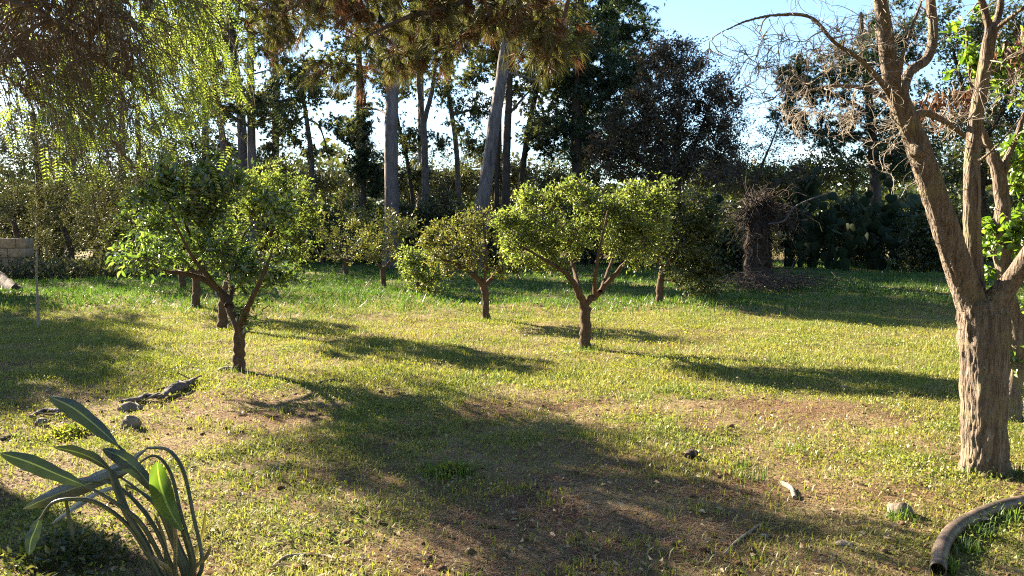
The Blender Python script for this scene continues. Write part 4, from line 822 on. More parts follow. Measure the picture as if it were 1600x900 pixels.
# ------------------------------------------------------------------ pine branches hanging in overhead
def overhead():
    base = np.array([2.6, -1.6, 0.]); base[2] = float(H(*base[:2]))
    root = thing('overhanging_pine', 'pine whose long needled boughs hang in along the top of the view', 'tree', base)
    tr = smoothpath(np.array([[2.6, -1.6, -.1, .30], [2.5, -1.4, 2.5, .26], [2.2, -1.0, 5.0, .21], [2.0, -.8, 8, .12]]), 20)
    mb = MB(); limb_tube(mb, tr[:, :3], tr[:, 3], 14, .12); mb.build('trunk', M['bark_pine'], root, True)
    N = []
    for L_ in [pxline([(1000, -420, 30), (900, -170, 20), (800, -60, 13), (715, 5, 9), (640, 30, 7), (580, 60, 4)], 5.6), pxline([(1000, -420, 26), (860, -220, 17), (700, -90, 12), (580, -20, 8), (500, 5, 6), (455, 24, 3)], 6.0),
               pxline([(1000, -420, 24), (950, -150, 14), (900, -40, 9), (880, 30, 6), (860, 80, 3)], 5.4), pxline([(860, -220, 14), (640, -150, 10), (520, -80, 7), (440, -30, 4), (400, 20, 2)], 6.3)]:
        L_ = np.vstack([np.r_[tr[12, :3], .10], L_]); L_[1:, 1] += rng.normal(size=len(L_) - 1) * .1
        S = smoothpath(L_, 40); mb = MB(); limb_tube(mb, S[:, :3], S[:, 3], 8, .12); mb.build('limb', M['bark_pine'], root, True)
        for q in range(14, 40): N.append([*S[q], *nrm(S[min(q + 1, 39), :3] - S[q - 1, :3])])
    N = np.array(N); E = ell([(560, 10, 100, 55, 0, .5), (690, 15, 100, 60, 0, .5), (800, 20, 90, 70, -.1, .5), (870, 60, 50, 60, -.2, .4), (480, 0, 70, 50, .3, .4), (430, 40, 50, 60, .5, .4), (640, 90, 90, 36, 0, .4), (540, 110, 70, 36, .2, .4), (700, -80, 220, 60, 0, .6)], 5.7)
    tw = MB(); t2 = sample(E, 90, .7); t2 = t2[np.argsort(np.linalg.norm(t2 - N[:, :3].mean(0), axis=1))]
    for p1 in t2:
        j = np.argmin(np.linalg.norm(N[:, :3] - p1, axis=1)); p0 = N[j, :3]; ln = np.linalg.norm(p1 - p0)
        if ln < .04: continue
        q = bez(p0[None], (p0 + N[j, 4:7] * ln * .4)[None], (p1 + np.array([0, 0, .2]) * ln + rng.normal(size=3) * .15 * ln)[None], p1[None], 8)[0]; r = np.linspace(min(N[j, 3] * .6, .010), .003, 8)
        V, Fc, _ = tubes(q, r, 5); tw.add(V, Fc); N = np.vstack([N, np.column_stack([q[1:], r[1:], nrm(q[1:] - q[:-1])])])
    t3 = sample(E, 820, .6); j = np.argmin(((t3[:, None] - N[None, :, :3]) ** 2).sum(-1), 1); p0 = N[j, :3]; ln = np.linalg.norm(t3 - p0, axis=1, keepdims=True)
    q = bez(p0, p0 + N[j, 4:7] * ln * .4, t3 + rng.normal(size=t3.shape) * .12 * ln + np.array([0, 0, .2]) * ln, t3, 6); V, Fc, _ = tubes(q, np.linspace(.0045, .0022, 6)[None].repeat(len(q), 0), 4); tw.add(V, Fc)
    tw.build('twigs', M['bark_pepper'], root, True, 'stuff')
    EC = [(np.array([1.6, -.6, 8.2]), np.array([4.6, 4.2, 2.6])), (np.array([-2.0, -1.0, 7.2]), np.array([3.6, 3.4, 1.8])), (np.array([4.5, 1.0, 7.6]), np.array([3.0, 3.0, 1.8]))]; CC = sample(EC, 1700, .5, .8); V, Fc = needle_tufts(np.repeat(CC, 2, 0) + rng.normal(size=(3400, 3)) * .2, rng.normal(size=(3400, 3)), 6, .32, .05, .6); mb = MB(); mb.add(V, Fc); mb.build('crown', M['needle'], root, False, 'stuff')  # unseen crown added overhead to dim sky light on the foreground
    q_ = np.stack([np.repeat(tr[None, 13:19, :3], 50, 0).reshape(-1, 3), CC[:300]], 1); V, Fc, _ = tubes(q_, np.tile([.05, .01], (300, 1)), 3); mb = MB(); mb.add(V, Fc); mb.build('branches', M['bark_pine'], root, True, 'stuff')
    dead = rng.random(len(q)) < .24
    for nm, mt, sel in (('needles', 'needle_over', ~dead), ('dead_needles', 'needle_dead', dead)):
        qq = q[sel]; k = np.repeat(np.arange(len(qq)), 3); a = rng.integers(3, 6, len(k)); P = qq[k, a]; tg_ = nrm(qq[k, a] - qq[k, a - 1])
        V, Fc = needle_tufts(P, tg_ * .75 + np.array([0, 0, -.55]), 20, .15, .0036, .30); mb = MB(); mb.add(V, Fc); mb.build(nm, M[mt], root, False, 'stuff')
    for (cx, cy, cyy, lab) in [(731, 4, 5.4, 'dark pine cone hanging from the overhead pine bough at the top edge'), (681, 62, 5.5, 'brown pine cone half hidden among the overhead dead needles')]:
        p = PX(cx, cy, cyy); jn = np.argmin(np.linalg.norm(N[:, :3] - p, axis=1))
        ct = thing('pine_cone', lab, 'pine cone', p + [0, 0, .05], 'pine cones on the overhead bough')
        mb = MB(); V, Fc, _ = tubes(np.array([p + [0, 0, z] for z in np.linspace(-.045, .045, 7)]), np.array([.006, .018, .024, .026, .024, .018, .004]), 8); mb.add(V, Fc); mb.build('core', M['bark_dark'], ct, True)
        th = np.arange(90) * 2.39996; z = np.linspace(-.043, .043, 90); r = .028 * np.sqrt(np.clip(1 - (z / .05) ** 2, .02, 1)); D = np.stack([np.cos(th), np.sin(th), 0 * th - .25], 1)
        V, Fc = kites(p + np.stack([np.cos(th) * r * .6, np.sin(th) * r * .6, z], 1), D, .022, .02, .1, np.tile([0, 0, 1.], (90, 1)), -.1); mb = MB(); mb.add(V, Fc); mb.build('scales', M['bark_pine'], ct, False, 'stuff')
        mb = MB(); V, Fc, _ = tubes(np.array([p + [0, 0, .045], p + [0, 0, .07] + (N[jn, :3] - p) * .4, N[jn, :3]]), np.array([.004, .004, .004]), 5); mb.add(V, Fc); mb.build('stalk', M['bark_pine'], ct, True)
overhead()

# ------------------------------------------------------------------ prickly pears
def padmat():
    m, t = newmat('cactus_pad'); L = t.links.new; out = nd(t, 'ShaderNodeOutputMaterial'); p = nd(t, 'ShaderNodeBsdfPrincipled', Roughness=.8); p.inputs['Specular IOR Level'].default_value = .12
    oi = nd(t, 'ShaderNodeObjectInfo'); r = ramp(t, [(0, (.012, .022, .010)), (.6, (.02, .034, .014)), (1, (.036, .045, .022))], oi.outputs['Random'])
    g = nd(t, 'ShaderNodeTexCoord'); v = nd(t, 'ShaderNodeTexVoronoi', Scale=14.0); L(g.outputs['Object'], v.inputs['Vector']); rr = ramp(t, [(.06, (.5, .45, .3)), (.12, (1, 1, 1))], v.outputs['Distance'])
    b = nd(t, 'ShaderNodeMix', data_type='RGBA', blend_type='MULTIPLY'); b.inputs['Factor'].default_value = 1; L(r.outputs['Color'], b.inputs['A']); L(rr.outputs['Color'], b.inputs['B'])
    L(b.outputs['Result'], p.inputs['Base Color']); L(p.outputs[0], out.inputs['Surface']); return m
M['pad'] = padmat()
PVv, PQ, PT = blob_verts(10, 6)
z = PVv[:, 2]; pv = PVv.copy(); pv[:, 0] *= .5 * (1 + .22 * z); pv[:, 1] *= .09; pv[:, 2] = .5 + .5 * z
mbp = MB(); mbp.add(pv, PQ); mbp.f.append(PT); PADME = mbp.mesh('pad', M['pad'], True)
def prickly(px, Y, hpx, npad, lab):
    p = PX(px, 355 + 1884 / Y, Y); p[2] = float(H(p[0], p[1])); root = thing('prickly_pear', lab, 'cactus', p, 'prickly pears along the back edge')
    top = hpx * Y / F; heads = []
    def pad(mat):
        o = bpy.data.objects.new('pad', PADME); C.objects.link(o); o.parent = root; o.matrix_basis = mat
    for q in range(9):
        mt = Matrix.Translation((rng.normal() * .42, rng.normal() * .3, -.06)) @ Matrix.Rotation(rng.uniform(0, 6.3), 4, 'Z') @ Matrix.Rotation(rng.normal() * .25, 4, 'Y')
        heads.append((mt, rng.uniform(.38, .5)))
    cnt = 0
    while cnt < npad and heads:
        k = len(heads) - 1 if rng.random() < .62 else int(rng.integers(0, len(heads))); mt, s = heads[k]
        if mt.translation.z + s > top: heads.pop(k); continue
        pad(mt @ Matrix.Scale(s, 4)); cnt += 1
        heads.pop(k)
        for c in range(2 if rng.random() < .75 else 1):
            an = rng.normal() * .48
            m2 = mt @ Matrix.Translation((math.sin(an) * s * .42, 0, s * (.55 + .38 * math.cos(an)))) @ Matrix.Rotation(an * .9, 4, 'Y') @ Matrix.Rotation(rng.normal() * .7, 4, 'Z') @ Matrix.Rotation(rng.normal() * .15, 4, 'X')
            if m2.translation.z < .1: continue
            heads.append((m2, rng.uniform(.24, .38)))
for (px, Y, hp, lab) in [(1165, 25.5, 132, 'prickly pear behind the shaggy brown stump, leftmost of the cactus row'), (1245, 26.5, 150, 'prickly pear just right of the shaggy brown stump'), (1290, 26, 168, 'tallest prickly pear with pads standing clear against the sky'),
                         (1335, 27, 160, 'prickly pear in the middle of the dark cactus row'), (1380, 26.5, 166, 'prickly pear right of the middle of the cactus row'), (1425, 26, 158, 'prickly pear next to last before the bare tree trunk'), (1465, 26.5, 150, 'prickly pear at the right end of the row touching the bare tree trunk')]:
    prickly(px, Y, hp, 105, lab)
# shaggy brown stump with a skirt of dry branches
YS = GY(452)
p = G(1186, 452); rt = thing('shaggy_stump', 'shaggy brown dead trunk with dry grey branches on top, left of the prickly pears', 'tree stump', p)
S = smoothpath(pxline([(1186, 455, 46), (1185, 420, 50), (1184, 380, 46), (1184, 350, 40), (1185, 325, 26)], YS), 20); mb = MB(); limb_tube(mb, S[:, :3], S[:, 3] * .8, 14, .35); mb.build('trunk', M['bark_dark'], rt, True)
n = 1500; k = rng.integers(0, 20, n); a = rng.uniform(0, 6.28, n); D = np.stack([np.cos(a), np.sin(a), 0 * a], 1)
V, Fc = kites(S[k, :3] + D * S[k, 3:4] * .74, D * .5 + [0, 0, -1] + rng.normal(size=(n, 3)) * .2, rng.uniform(.10, .22, n), rng.uniform(.012, .03, n), .2); mb = MB(); mb.add(V, Fc); mb.build('fibres', M['fibre'], rt, False, 'stuff')
E = ell([(1195, 300, 70, 34), (1150, 345, 44, 44), (1240, 345, 46, 44), (1195, 390, 60, 36)], YS); t3 = sample(E, 300, .9); p0 = np.repeat(S[-6:-1, :3], 60, 0) + rng.normal(size=(300, 3)) * .08; q = bez(p0, p0 + [0, 0, .3], t3 + [0, 0, .1], t3 + rng.normal(size=t3.shape) * .1 + [0, 0, -.12], 7); q[:, 1:] += rng.normal(size=(300, 6, 3)) * .075
V, Fc, _ = tubes(q, np.linspace(.012, .004, 7)[None].repeat(300, 0) * rng.uniform(.5, 1.5, (300, 1)), 3); mb = MB(); mb.add(V, Fc); mb.build('dry_branches', M['bark_dark'], rt, True, 'stuff')
L_ = smoothpath(pxline([(1200, 350, 6), (1225, 345, 7), (1240, 325, 6), (1265, 312, 5), (1300, 300, 3)], YS - .3), 24); mb = MB(); limb_tube(mb, L_[:, :3], L_[:, 3] * .45, 7, .1); mb.build('limb', M['bark_pine'], rt, True)
# brush pile in front of it
p = G(1205, 462); rt = thing('brush_pile', 'low heap of dry cut branches in the shade in front of the shaggy stump', 'brush pile', p)
n = 260; c = p + rng.normal(size=(n, 3)) * [.55, .4, .0] + np.stack([0 * np.arange(n), 0 * np.arange(n), rng.uniform(.05, .35, n)], 1); d = nrm(rng.normal(size=(n, 3)) * [1, 1, .35]); L_ = rng.uniform(.2, .6, (n, 1))
q = np.stack([c - d * L_, c + rng.normal(size=(n, 3)) * .05, c + d * L_], 1); q[..., 2] = np.maximum(q[..., 2], H(q[..., 0], q[..., 1]) + .01); V, Fc, _ = tubes(q, np.tile([.008, .007, .003], (n, 1)), 3); mb = MB(); mb.add(V, Fc); mb.build('branches', M['bark_dark'], rt, True, 'stuff')

# ------------------------------------------------------------------ stone wall, log, sapling at the left
def rough_box(mb, c, s, bev=.02):
    bm_ = []
    for sz in (-1, 1):
        for sy in (-1, 1):
            for sx in (-1, 1): bm_.append([sx, sy, sz])
    v = np.array(bm_) * .5
    v = v * (1 + rng.normal(size=v.shape) * .025) * s + c
    mb.add(v, [[0, 2, 3, 1], [4, 5, 7, 6], [0, 1, 5, 4], [2, 6, 7, 3], [0, 4, 6, 2], [1, 3, 7, 5]])
p = G(42, 441); Yw = p[1]; xr = p[0]
rt = thing('stone_wall', 'end of a pale limestone block wall under the olive trees at the left edge', 'wall', (xr - 1.3, Yw + .22, p[2]))
for c in range(4):
    hz = .27; x1 = xr
    while x1 > xr - 2.8:
        lx = rng.uniform(.38, .62) if not (c % 2 and x1 == xr) else .26
        mb = MB(); o_ = rng.normal() * .006
        rough_box(mb, np.array([x1 - lx / 2, Yw + .22 + o_, p[2] + hz * (c + .5) - .05]), np.array([lx - .014, .42, hz - .012])); st_ = mb.build('stone', M['stone'], rt)
        bv = st_.modifiers.new('b', 'BEVEL'); bv.width = .018; bv.segments = 2
        x1 -= lx
mb = MB(); rough_box(mb, np.array([xr - 1.45, Yw + .22, p[2] + .48]), np.array([2.74, .36, 1.02])); mb.build('mortar', M['rock'], rt)
def log(name, label, cat, pts, mat, group=None, rough=.25, sides=9, lift=.0, side=0):
    P = []
    for (x, y, wd) in pts:
        g_ = G(x, y); r = wd * .5 * g_[1] / F; P.append([g_[0], g_[1], g_[2] + r * .7 + lift, r])
    S = smoothpath(np.array(P), 7 * len(P)); mb = MB(); V, Fc, idx = tubes(S[:, :3], S[:, 3], sides); c = np.repeat(S[:, :3], sides, 0); rr = np.repeat(S[:, 3], sides); V = c + (V - c) * (1 + rough * 2 * (fbm(V[:, 0] * 9, V[:, 1] * 9, V[:, 2] * 9, 3) - .5))[:, None]
    mb.add(V, Fc)
    for e, cc in ((idx[0, 0], S[0, :3]), (idx[0, -1], S[-1, :3])):
        mb.add(np.vstack([V[e], cc]), [[q, (q + 1) % sides, sides] for q in range(sides)])
    o = mb.build(name, mat, None, True); tag(o, label, cat, group)
    for k in range(side):
        a = int(rng.integers(3, len(S) - 2)); r0 = S[a, 3] * .55; d = nrm(rng.normal(size=3) * [1, 1, .12] + [0, 0, .10]); L2 = rng.uniform(.10, .26)
        Q = np.array([[*S[a, :3], r0], [*(S[a, :3] + d * L2 * .45 + rng.normal(size=3) * .02), r0 * .8], [*(S[a, :3] + d * L2 + [0, 0, -.06 * L2] + rng.normal(size=3) * .03), r0 * .35]])
        Q[1:, 2] = np.maximum(Q[1:, 2], H(Q[1:, 0], Q[1:, 1]) + .01); Q = smoothpath(Q, 12); m2 = MB(); limb_tube(m2, Q[:, :3], Q[:, 3], 7, .25); m2.build('side_branch', mat, o, True)
    return o
def rock(px, py, sx, sy, label, mat='rock', group='field stones on the lawn', sink=.42):
    p = G(px, py); s = sx * .5 * p[1] / F; h = sy * p[1] / F * .6; bv, bq, bt = blob_verts(10, 7)
    d = 1 + .6 * (fbm(bv[:, 0] * 1.9 + px, bv[:, 1] * 1.9 + py, bv[:, 2] * 1.9, 2) - .5) * 2
    mb = MB(); V = bv * d[:, None] * [s, s * .8, h] + p + [0, 0, h * (1 - 2 * sink)]; mb.add(V, bq); mb.f.append(bt)
    return tag(mb.build('stone', M[mat], None, False), label, 'stone', group)
log('log', 'pale bleached log leaning in the rubble below the stone wall', 'log', [(-30, 440, 22), (0, 452, 20), (22, 462, 15)], M['bark_dark'], None, .5, 10, 0, 4)
rock(18, 458, 34, 18, 'grey boulder lying below the end of the stone wall', group=None)
p = G(60, 514); rt = thing('sapling', 'thin leafless sapling standing in the shade left of the citrus row', 'sapling', p)
S = smoothpath(pxline([(60, 516, 5), (59, 470, 4), (57, 430, 3.4), (59, 385, 2.4)], p[1]), 20); S[0, 2] = p[2] - .03; mb = MB(); limb_tube(mb, S[:, :3], S[:, 3], 6, .1); mb.build('stem', M['bark_twig'], rt, True)
P = np.repeat(S[6:20, :3], 2, 0); V, Fc = kites(P, rng.normal(size=P.shape), .05, .02); mb = MB(); mb.add(V, Fc); mb.build('leaves', M['leaf_olive'], rt, False, 'stuff')
# grey green herb border
n = 5200; x = np.clip(rng.normal(-10.8, 1.9, n), -16, -6.5); y = rng.uniform(20.5, 23, n); P = np.stack([x, y, H(x, y) + rng.random(n) * (.25 + .5 * vn(x / .5, y / .5))], 1); s = rng.uniform(.08, .2, n)
V, Fc = kites(P, rng.normal(size=(n, 3)) * .5 + [0, 0, .9], s, s * .3); m = MB(); m.add(V, Fc); tag_stuff(m.build('herb_border', M['leaf_olive'], kind='stuff'), 'grey green knee high herbs growing under the left trees', 'plants')

# ------------------------------------------------------------------ wood and stones on the lawn
log('fallen_branch', 'gnarled grey fallen branch with raised broken end below the dark green citrus', 'branch', [(186, 634, 4), (212, 632, 8), (228, 626, 11), (250, 626, 9), (270, 616, 15), (284, 612, 16), (296, 603, 9), (306, 595, 4)], M['bark_pine'], None, .75, 12, .02, 9)
log('fallen_branch', 'crooked dead branch on the ground at left above the tall strap leaves', 'branch', [(48, 660, 6), (70, 648, 8), (95, 652, 7), (112, 646, 5)], M['bark_pine'], None, .6, 9, .03, 6)
log('stick', 'dark stick lying flat at the left edge of the lawn', 'stick', [(0, 688, 7), (25, 680, 6), (48, 686, 4)], M['bark_pine'], None, .3, 7)
log('stick', 'straight brown stick lying in the foreground soil at lower right', 'stick', [(1132, 866, 4), (1150, 848, 5), (1172, 830, 4), (1190, 818, 3)], M['bark_twig'], None, .2, 6)
log('stick', 'bundle like dry stalk lying in the grass at bottom centre', 'stick', [(425, 892, 5), (450, 872, 6), (500, 868, 4), (540, 880, 3)], M['bark_twig'], None, .2, 6)
log('stick', 'short dark stick in the shaded grass right of the leaning citrus', 'stick', [(498, 600, 4), (520, 597, 5), (548, 599, 3)], M['bark_dark'], None, .3, 6)
log('wood_chip', 'pale curved piece of wood in the grass in front of the bare tree', 'wood', [(1222, 757, 9), (1236, 766, 10), (1242, 778, 8)], M['bark_twig'], None, .3, 7)
rock(1406, 806, 38, 26, 'tan half buried stone in the grass left of the black pipe')
rock(1320, 606, 13, 7, 'small white stone in the shadow stripe left of the bare tree')
rock(64, 664, 20, 14, 'pale flat stone between the dead sticks at left')
rock(203, 640, 34, 14, 'flat grey stone under the near end of the gnarled branch')
rock(204, 668, 28, 26, 'rough tan stone beside the tip of the tallest strap leaf')
rock(520, 637, 9, 6, 'tiny white stone in the shade right of the leaning citrus')
rock(1316, 852, 34, 8, 'flat pale chip lying near the bottom edge below the tan stone')
rock(925, 541, 12, 7, 'dark stone against the foot of the umbrella shaped citrus', 'rock')
rock(352, 577, 22, 9, 'dark stone against the foot of the leaning citrus', 'rock')
rock(1196, 836, 14, 8, 'reddish stone next to the straight brown stick', 'rock')
p = G(1080, 716); cn = tag(log('pine_cone', 'dark fallen pine cone standing in the grass in front of the bare tree', 'pine cone', [(1074, 719, 14), (1080, 716, 17), (1089, 719, 10)], M['bark_dark'], None, .6, 8), 'dark fallen pine cone lying on the sunny lawn right of centre', 'pine cone')
for (wx, wy, r_, lab) in [(110, 676, .15, 'bright green weed clump between the sticks at left'), (705, 742, .13, 'lush tuft of green weeds in the shadow edge at centre'), (100, 880, .26, 'dark leafy weed clump at the foot of the strap leaved plant')]:
    p = G(wx, wy); n = 700 if wx == 100 else 320; c = rng.normal(size=(n, 3)) * [r_ * .55, r_ * .45, 0]; z = rng.random(n) * r_ * .5 * np.exp(-(c[:, 0] ** 2 + c[:, 1] ** 2) / (r_ * .8) ** 2)
    P = p + c; P[:, 2] = H(P[:, 0], P[:, 1]) + z; s = rng.uniform(.018, .04, n); V, Fc = kites(P, rng.normal(size=(n, 3)) + [0, 0, .6], s * 1.3, s * .6); mb = MB(); mb.add(V, Fc)
    wr = thing('weed_clump', lab, 'weeds', p); mb.build('leaves', M['lawn_weed'] if wx != 100 else M['leaf_shrub'], wr, False, 'stuff')

# ------------------------------------------------------------------ black pipe
def pipe():
    m, t = newmat('black_pipe'); L = t.links.new; out = nd(t, 'ShaderNodeOutputMaterial'); p = nd(t, 'ShaderNodeBsdfPrincipled', Roughness=.55)
    g_ = nd(t, 'ShaderNodeNewGeometry'); n1 = nd(t, 'ShaderNodeTexNoise', Scale=22.0, Detail=7.0, Roughness=.7); L(g_.outputs['Position'], n1.inputs['Vector']); r = ramp(t, [(.34, (.035, .028, .022)), (.50, (.10, .072, .05)), (.72, (.22, .155, .10))], n1.outputs['Fac']); L(r.outputs['Color'], p.inputs['Base Color']); L(p.outputs[0], out.inputs['Surface'])
    P = []
    for (x, y, wd) in [(1466, 884, 27), (1471, 852, 26), (1486, 830, 24), (1512, 810, 21), (1540, 796, 19), (1570, 784, 17), (1610, 774, 15), (1670, 768, 14)]:
        yy = GY(y + 14); q = PX(x, y, yy); r_ = .034; P.append([q[0], q[1], float(H(q[0], q[1])) + r_ * .82, r_])
    S = smoothpath(np.array(P), 60); p0 = S[0, :3]; rt = thing('pipe', 'dusty black plastic pipe curving out of the grass at lower right', 'pipe', [p0[0], p0[1], p0[2] - .03])
    mb = MB(); V, Fc, idx = tubes(S[:, :3], S[:, 3], 20); V2, F2, id2 = tubes(S[:12, :3], S[:12, 3] * .86, 20); mb.add(V, Fc); mb.add(V2, F2[:, ::-1]); a = idx[0, 0]; b = id2[0, 0] + len(V)
    mb.f.append(np.array([[a[(q + 1) % 20], a[q], b[q], b[(q + 1) % 20]] for q in range(20)])); mb.build('pipe_body', m, rt, True)
pipe()

# ------------------------------------------------------------------ strap leaved plant in the left foreground
def strel():
    def lm_(name, c0, c1, tr):
        m, t = newmat(name); L = t.links.new; out = nd(t, 'ShaderNodeOutputMaterial'); p = nd(t, 'ShaderNodeBsdfPrincipled', Roughness=.38); tl = nd(t, 'ShaderNodeBsdfTranslucent')
        at = nd(t, 'ShaderNodeAttribute', attribute_name='lv'); sx = nd(t, 'ShaderNodeSeparateXYZ'); L(at.outputs['Vector'], sx.inputs[0])
        # side veins: fine stripes slanting off the midrib
        ab = nd(t, 'ShaderNodeMath', operation='ABSOLUTE'); L(sx.outputs['X'], ab.inputs[0]); ma = nd(t, 'ShaderNodeMath', operation='MULTIPLY_ADD'); ma.inputs[1].default_value = -.12; L(ab.outputs[0], ma.inputs[0]); L(sx.outputs['Y'], ma.inputs[2])
        mu = nd(t, 'ShaderNodeMath', operation='MULTIPLY'); mu.inputs[1].default_value = 260; L(ma.outputs[0], mu.inputs[0]); sn = nd(t, 'ShaderNodeMath', operation='SINE'); L(mu.outputs[0], sn.inputs[0])
        g_ = nd(t, 'ShaderNodeNewGeometry'); n1 = nd(t, 'ShaderNodeTexNoise', Scale=14.0, Detail=5.0); L(g_.outputs['Position'], n1.inputs['Vector']); r = ramp(t, [(.35, c0), (.65, c1)], n1.outputs['Fac'])
        mr = ramp(t, [(.0, (.20, .24, .10)), (.07, (.20, .24, .10)), (.10, (0, 0, 0))], ab.outputs[0]); ad = nd(t, 'ShaderNodeMix', data_type='RGBA', blend_type='ADD'); ad.inputs['Factor'].default_value = .6; L(r.outputs['Color'], ad.inputs['A']); L(mr.outputs['Color'], ad.inputs['B'])
        bp = nd(t, 'ShaderNodeBump', Strength=.25, Distance=.004); L(sn.outputs[0], bp.inputs['Height']); L(bp.outputs[0], p.inputs['Normal']); L(ad.outputs['Result'], p.inputs['Base Color'])
        hs = nd(t, 'ShaderNodeMix', data_type='RGBA', blend_type='MULTIPLY'); hs.inputs['Factor'].default_value = 1; hs.inputs['B'].default_value = (1.7, 1.9, .6, 1); L(ad.outputs['Result'], hs.inputs['A']); L(hs.outputs['Result'], tl.inputs['Color'])
        mx_ = nd(t, 'ShaderNodeMixShader', Fac=tr); L(p.outputs[0], mx_.inputs[1]); L(tl.outputs[0], mx_.inputs[2]); L(mx_.outputs[0], out.inputs['Surface']); return m
    LM = lm_('strap_leaf', (.022, .037, .024), (.038, .056, .036), .10); LB = lm_('strap_leaf_backlit', (.04, .075, .016), (.075, .115, .024), .42); LD = lm_('strap_leaf_old', (.035, .045, .03), (.06, .068, .046), .12)  # backlit leaf copy: light through it put into a brighter colour
    LO = lm_('strap_leaf_dry', (.12, .085, .05), (.21, .16, .10), .2)
    m, t = newmat('leaf_stalk'); L = t.links.new; out = nd(t, 'ShaderNodeOutputMaterial'); p = nd(t, 'ShaderNodeBsdfPrincipled', Roughness=.4); g_ = nd(t, 'ShaderNodeNewGeometry'); n1 = nd(t, 'ShaderNodeTexNoise', Scale=20.0, Detail=4.0); L(g_.outputs['Position'], n1.inputs['Vector']); r = ramp(t, [(.35, (.035, .05, .024)), (.65, (.08, .09, .045))], n1.outputs['Fac']); L(r.outputs['Color'], p.inputs['Base Color']); L(p.outputs[0], out.inputs['Surface']); SM = m
    Y = 3.25; b0 = PX(285, 960, Y); b0[2] = float(H(b0[0], b0[1]))
    rt = thing('strap_leaved_plant', 'clump of long grey green paddle leaves on arching stalks in the left foreground', 'plant', b0)
    def blade(mid, wd, mat, tilt, dys, fold=.30, wav=.03):
        """mid: px points tip->base; wd px; tilt rotates the blade about its midrib"""
        n = 26; P = np.array([PX(a, b, Y + c) for (a, b), c in zip(mid, dys)]); S = smoothpath(P, n); t_ = np.linspace(0, 1, n)      # 0 tip .. 1 base
        T = nrm(np.gradient(S, axis=0)); vw = nrm(S - np.array([0, 0, CAMH])); sd_ = nrm(np.cross(T, vw)); nn = np.cross(sd_, T)
        ct, st = math.cos(tilt), math.sin(tilt); A = sd_ * ct + nn * st; B = np.cross(A, T)
        prof = np.sin(np.pi * np.clip(t_, 0, 1) ** .85) ** .75 * (1 - .22 * np.clip(fbm(t_ * 9, t_ * 0 + tilt * 31, 2.2, 2) - .5, 0, 1) * 2); prof[0] = .02; prof[-1] = .10
        hw = wd * .47 * Y / F * prof; k = 7; uu = np.linspace(-1, 1, k); V = []
        for u in uu: V.append(S + A * (hw * u)[:, None] + B * (hw * fold * abs(u) ** 1.3 + hw * .13 * np.sin(t_ * 17 + u * 2.2 + tilt * 9) * abs(u))[:, None] * (1))
        V = np.stack(V, 1); ii = np.arange(n * k).reshape(n, k); mb = MB(); mb.add(V.reshape(-1, 3), np.stack([ii[:-1, :-1], ii[:-1, 1:], ii[1:, 1:], ii[1:, :-1]], -1).reshape(-1, 4))
        o = mb.build('leaf', mat, rt, True); ln = np.cumsum(np.r_[0, np.linalg.norm(np.diff(S, axis=0), axis=1)])
        at = o.data.attributes.new('lv', 'FLOAT_VECTOR', 'POINT'); at.data.foreach_set('vector', np.stack([np.tile(uu, n), np.repeat(ln, k), np.zeros(n * k)], 1).astype(np.float32).ravel())
        return o
    def stalk(pts, w0, w1, dys):
        P = np.array([PX(a, b, Y + c) for (a, b), c in zip(pts, dys)]); P = np.vstack([P, [b0[0] + rng.normal() * .03, b0[1] + rng.normal() * .03, b0[2] - .02]]); S = smoothpath(P, 30); r = np.linspace(w0, w1 * .82, 30) * .47 * Y / F * (1 + .12 * np.sin(np.linspace(0, 9, 30) + w0)); mb = MB(); V, Fc, _ = tubes(S, r, 10); mb.add(V, Fc); mb.build('stalk', SM, rt, True)
    blade([(76, 619), (112, 636), (150, 665), (185, 697)], 31, LM, .35, [.1, .08, .05, 0]); stalk([(185, 697), (210, 722), (238, 765), (268, 840), (290, 900)], 5, 13, [0, 0, 0, 0, 0])
    blade([(0, 708), (45, 722), (92, 742), (134, 759)], 29, LM, .2, [-.15, -.12, -.1, -.08]); stalk([(134, 759), (178, 784), (222, 820), (258, 885), (275, 920)], 5, 13, [-.08, -.06, -.04, 0, 0])
    blade([(84, 699), (118, 706), (150, 719), (176, 738)], 21, LM, -.6, [.1, .1, .08, .06]); stalk([(174, 735), (184, 765), (200, 805), (228, 850), (255, 905)], 12, 15, [.05, .03, 0, 0, 0])
    blade([(160, 701), (192, 716), (222, 742), (247, 776)], 27, LM, .3, [-.1, -.1, -.08, -.06]); stalk([(245, 772), (258, 800), (276, 850), (295, 905)], 6, 12, [-.06, -.04, 0, 0])
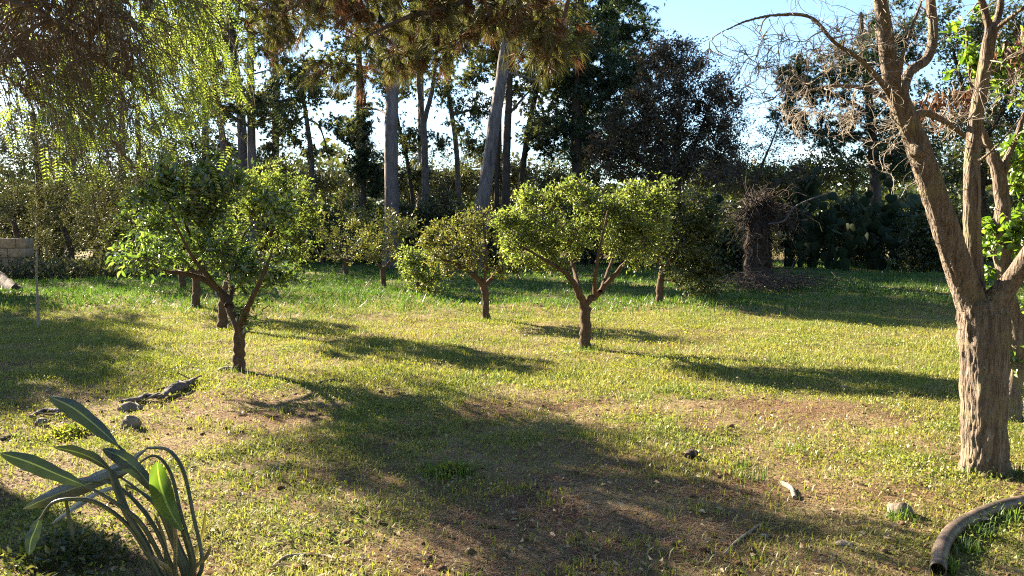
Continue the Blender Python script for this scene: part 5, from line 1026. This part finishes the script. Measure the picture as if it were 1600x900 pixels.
    blade([(245, 722), (250, 755), (264, 795), (286, 832)], 36, LB, .25, [-.18, -.18, -.16, -.14], .25); stalk([(285, 829), (292, 850), (300, 890)], 6, 12, [-.14, -.1, -.05])
    blade([(128, 752), (160, 738), (198, 722), (230, 700)], 22, LD, .7, [.25, .24, .22, .2]); stalk([(230, 700), (262, 703), (286, 735), (302, 805), (316, 885)], 5, 10, [.2, .15, .1, .05, 0])
    blade([(36, 795), (90, 772), (150, 752), (204, 736)], 30, LD, .15, [.2, .18, .15, .12]); stalk([(204, 734), (240, 712), (266, 738), (282, 800), (305, 890)], 4, 9, [.12, .12, .1, .05, 0])
    blade([(45, 868), (48, 845), (56, 825), (62, 808)], 21, LM, .3, [-.1, -.08, -.06, -.05]); stalk([(62, 812), (82, 786), (114, 780), (150, 785), (195, 816), (232, 868), (262, 920)], 5, 11, [-.05, -.05, -.03, 0, 0, 0, 0])
    blade([(78, 820), (115, 792), (155, 768), (196, 758)], 17, LD, .9, [.3, .27, .24, .2]); stalk([(196, 758), (226, 772), (258, 800), (280, 850), (298, 900)], 4, 9, [.2, .15, .1, .05, 0])
    for (a, b, c) in [((262, 880), (240, 800), .05), ((300, 885), (322, 790), .12), ((276, 890), (262, 770), -.1), ((306, 890), (330, 850), -.08), ((268, 895), (226, 862), -.12)]:
        blade([b, ((a[0] + b[0]) / 2 + 6, (a[1] + b[1]) / 2), a, (a[0] + 6, a[1] + 30)], 9, LO, .6, [c, c, c * .5, 0], .6)
    stalk([(132, 752), (176, 756), (214, 786), (246, 832), (274, 900)], 4, 11, [.1, .1, .05, 0, 0]); stalk([(180, 740), (214, 764), (246, 794), (268, 845), (288, 905)], 4, 10, [.15, .1, .05, 0, 0])
    P = np.array([PX(100, 762, 3.5), PX(108, 810, 3.5), PX(122, 870, 3.5)]); P[2, 2] = min(P[2, 2], .1); S = smoothpath(np.vstack([P, [P[2, 0] + .01, P[2, 1], float(H(P[2, 0], P[2, 1])) - .02]]), 16); mb = MB(); limb_tube(mb, S, np.linspace(.006, .013, 16), 9, .08); o = mb.build('cut_stem', SM, None, True); tag(o, 'upright cut green stem standing left of the paddle leaved clump', 'stem')
strel()
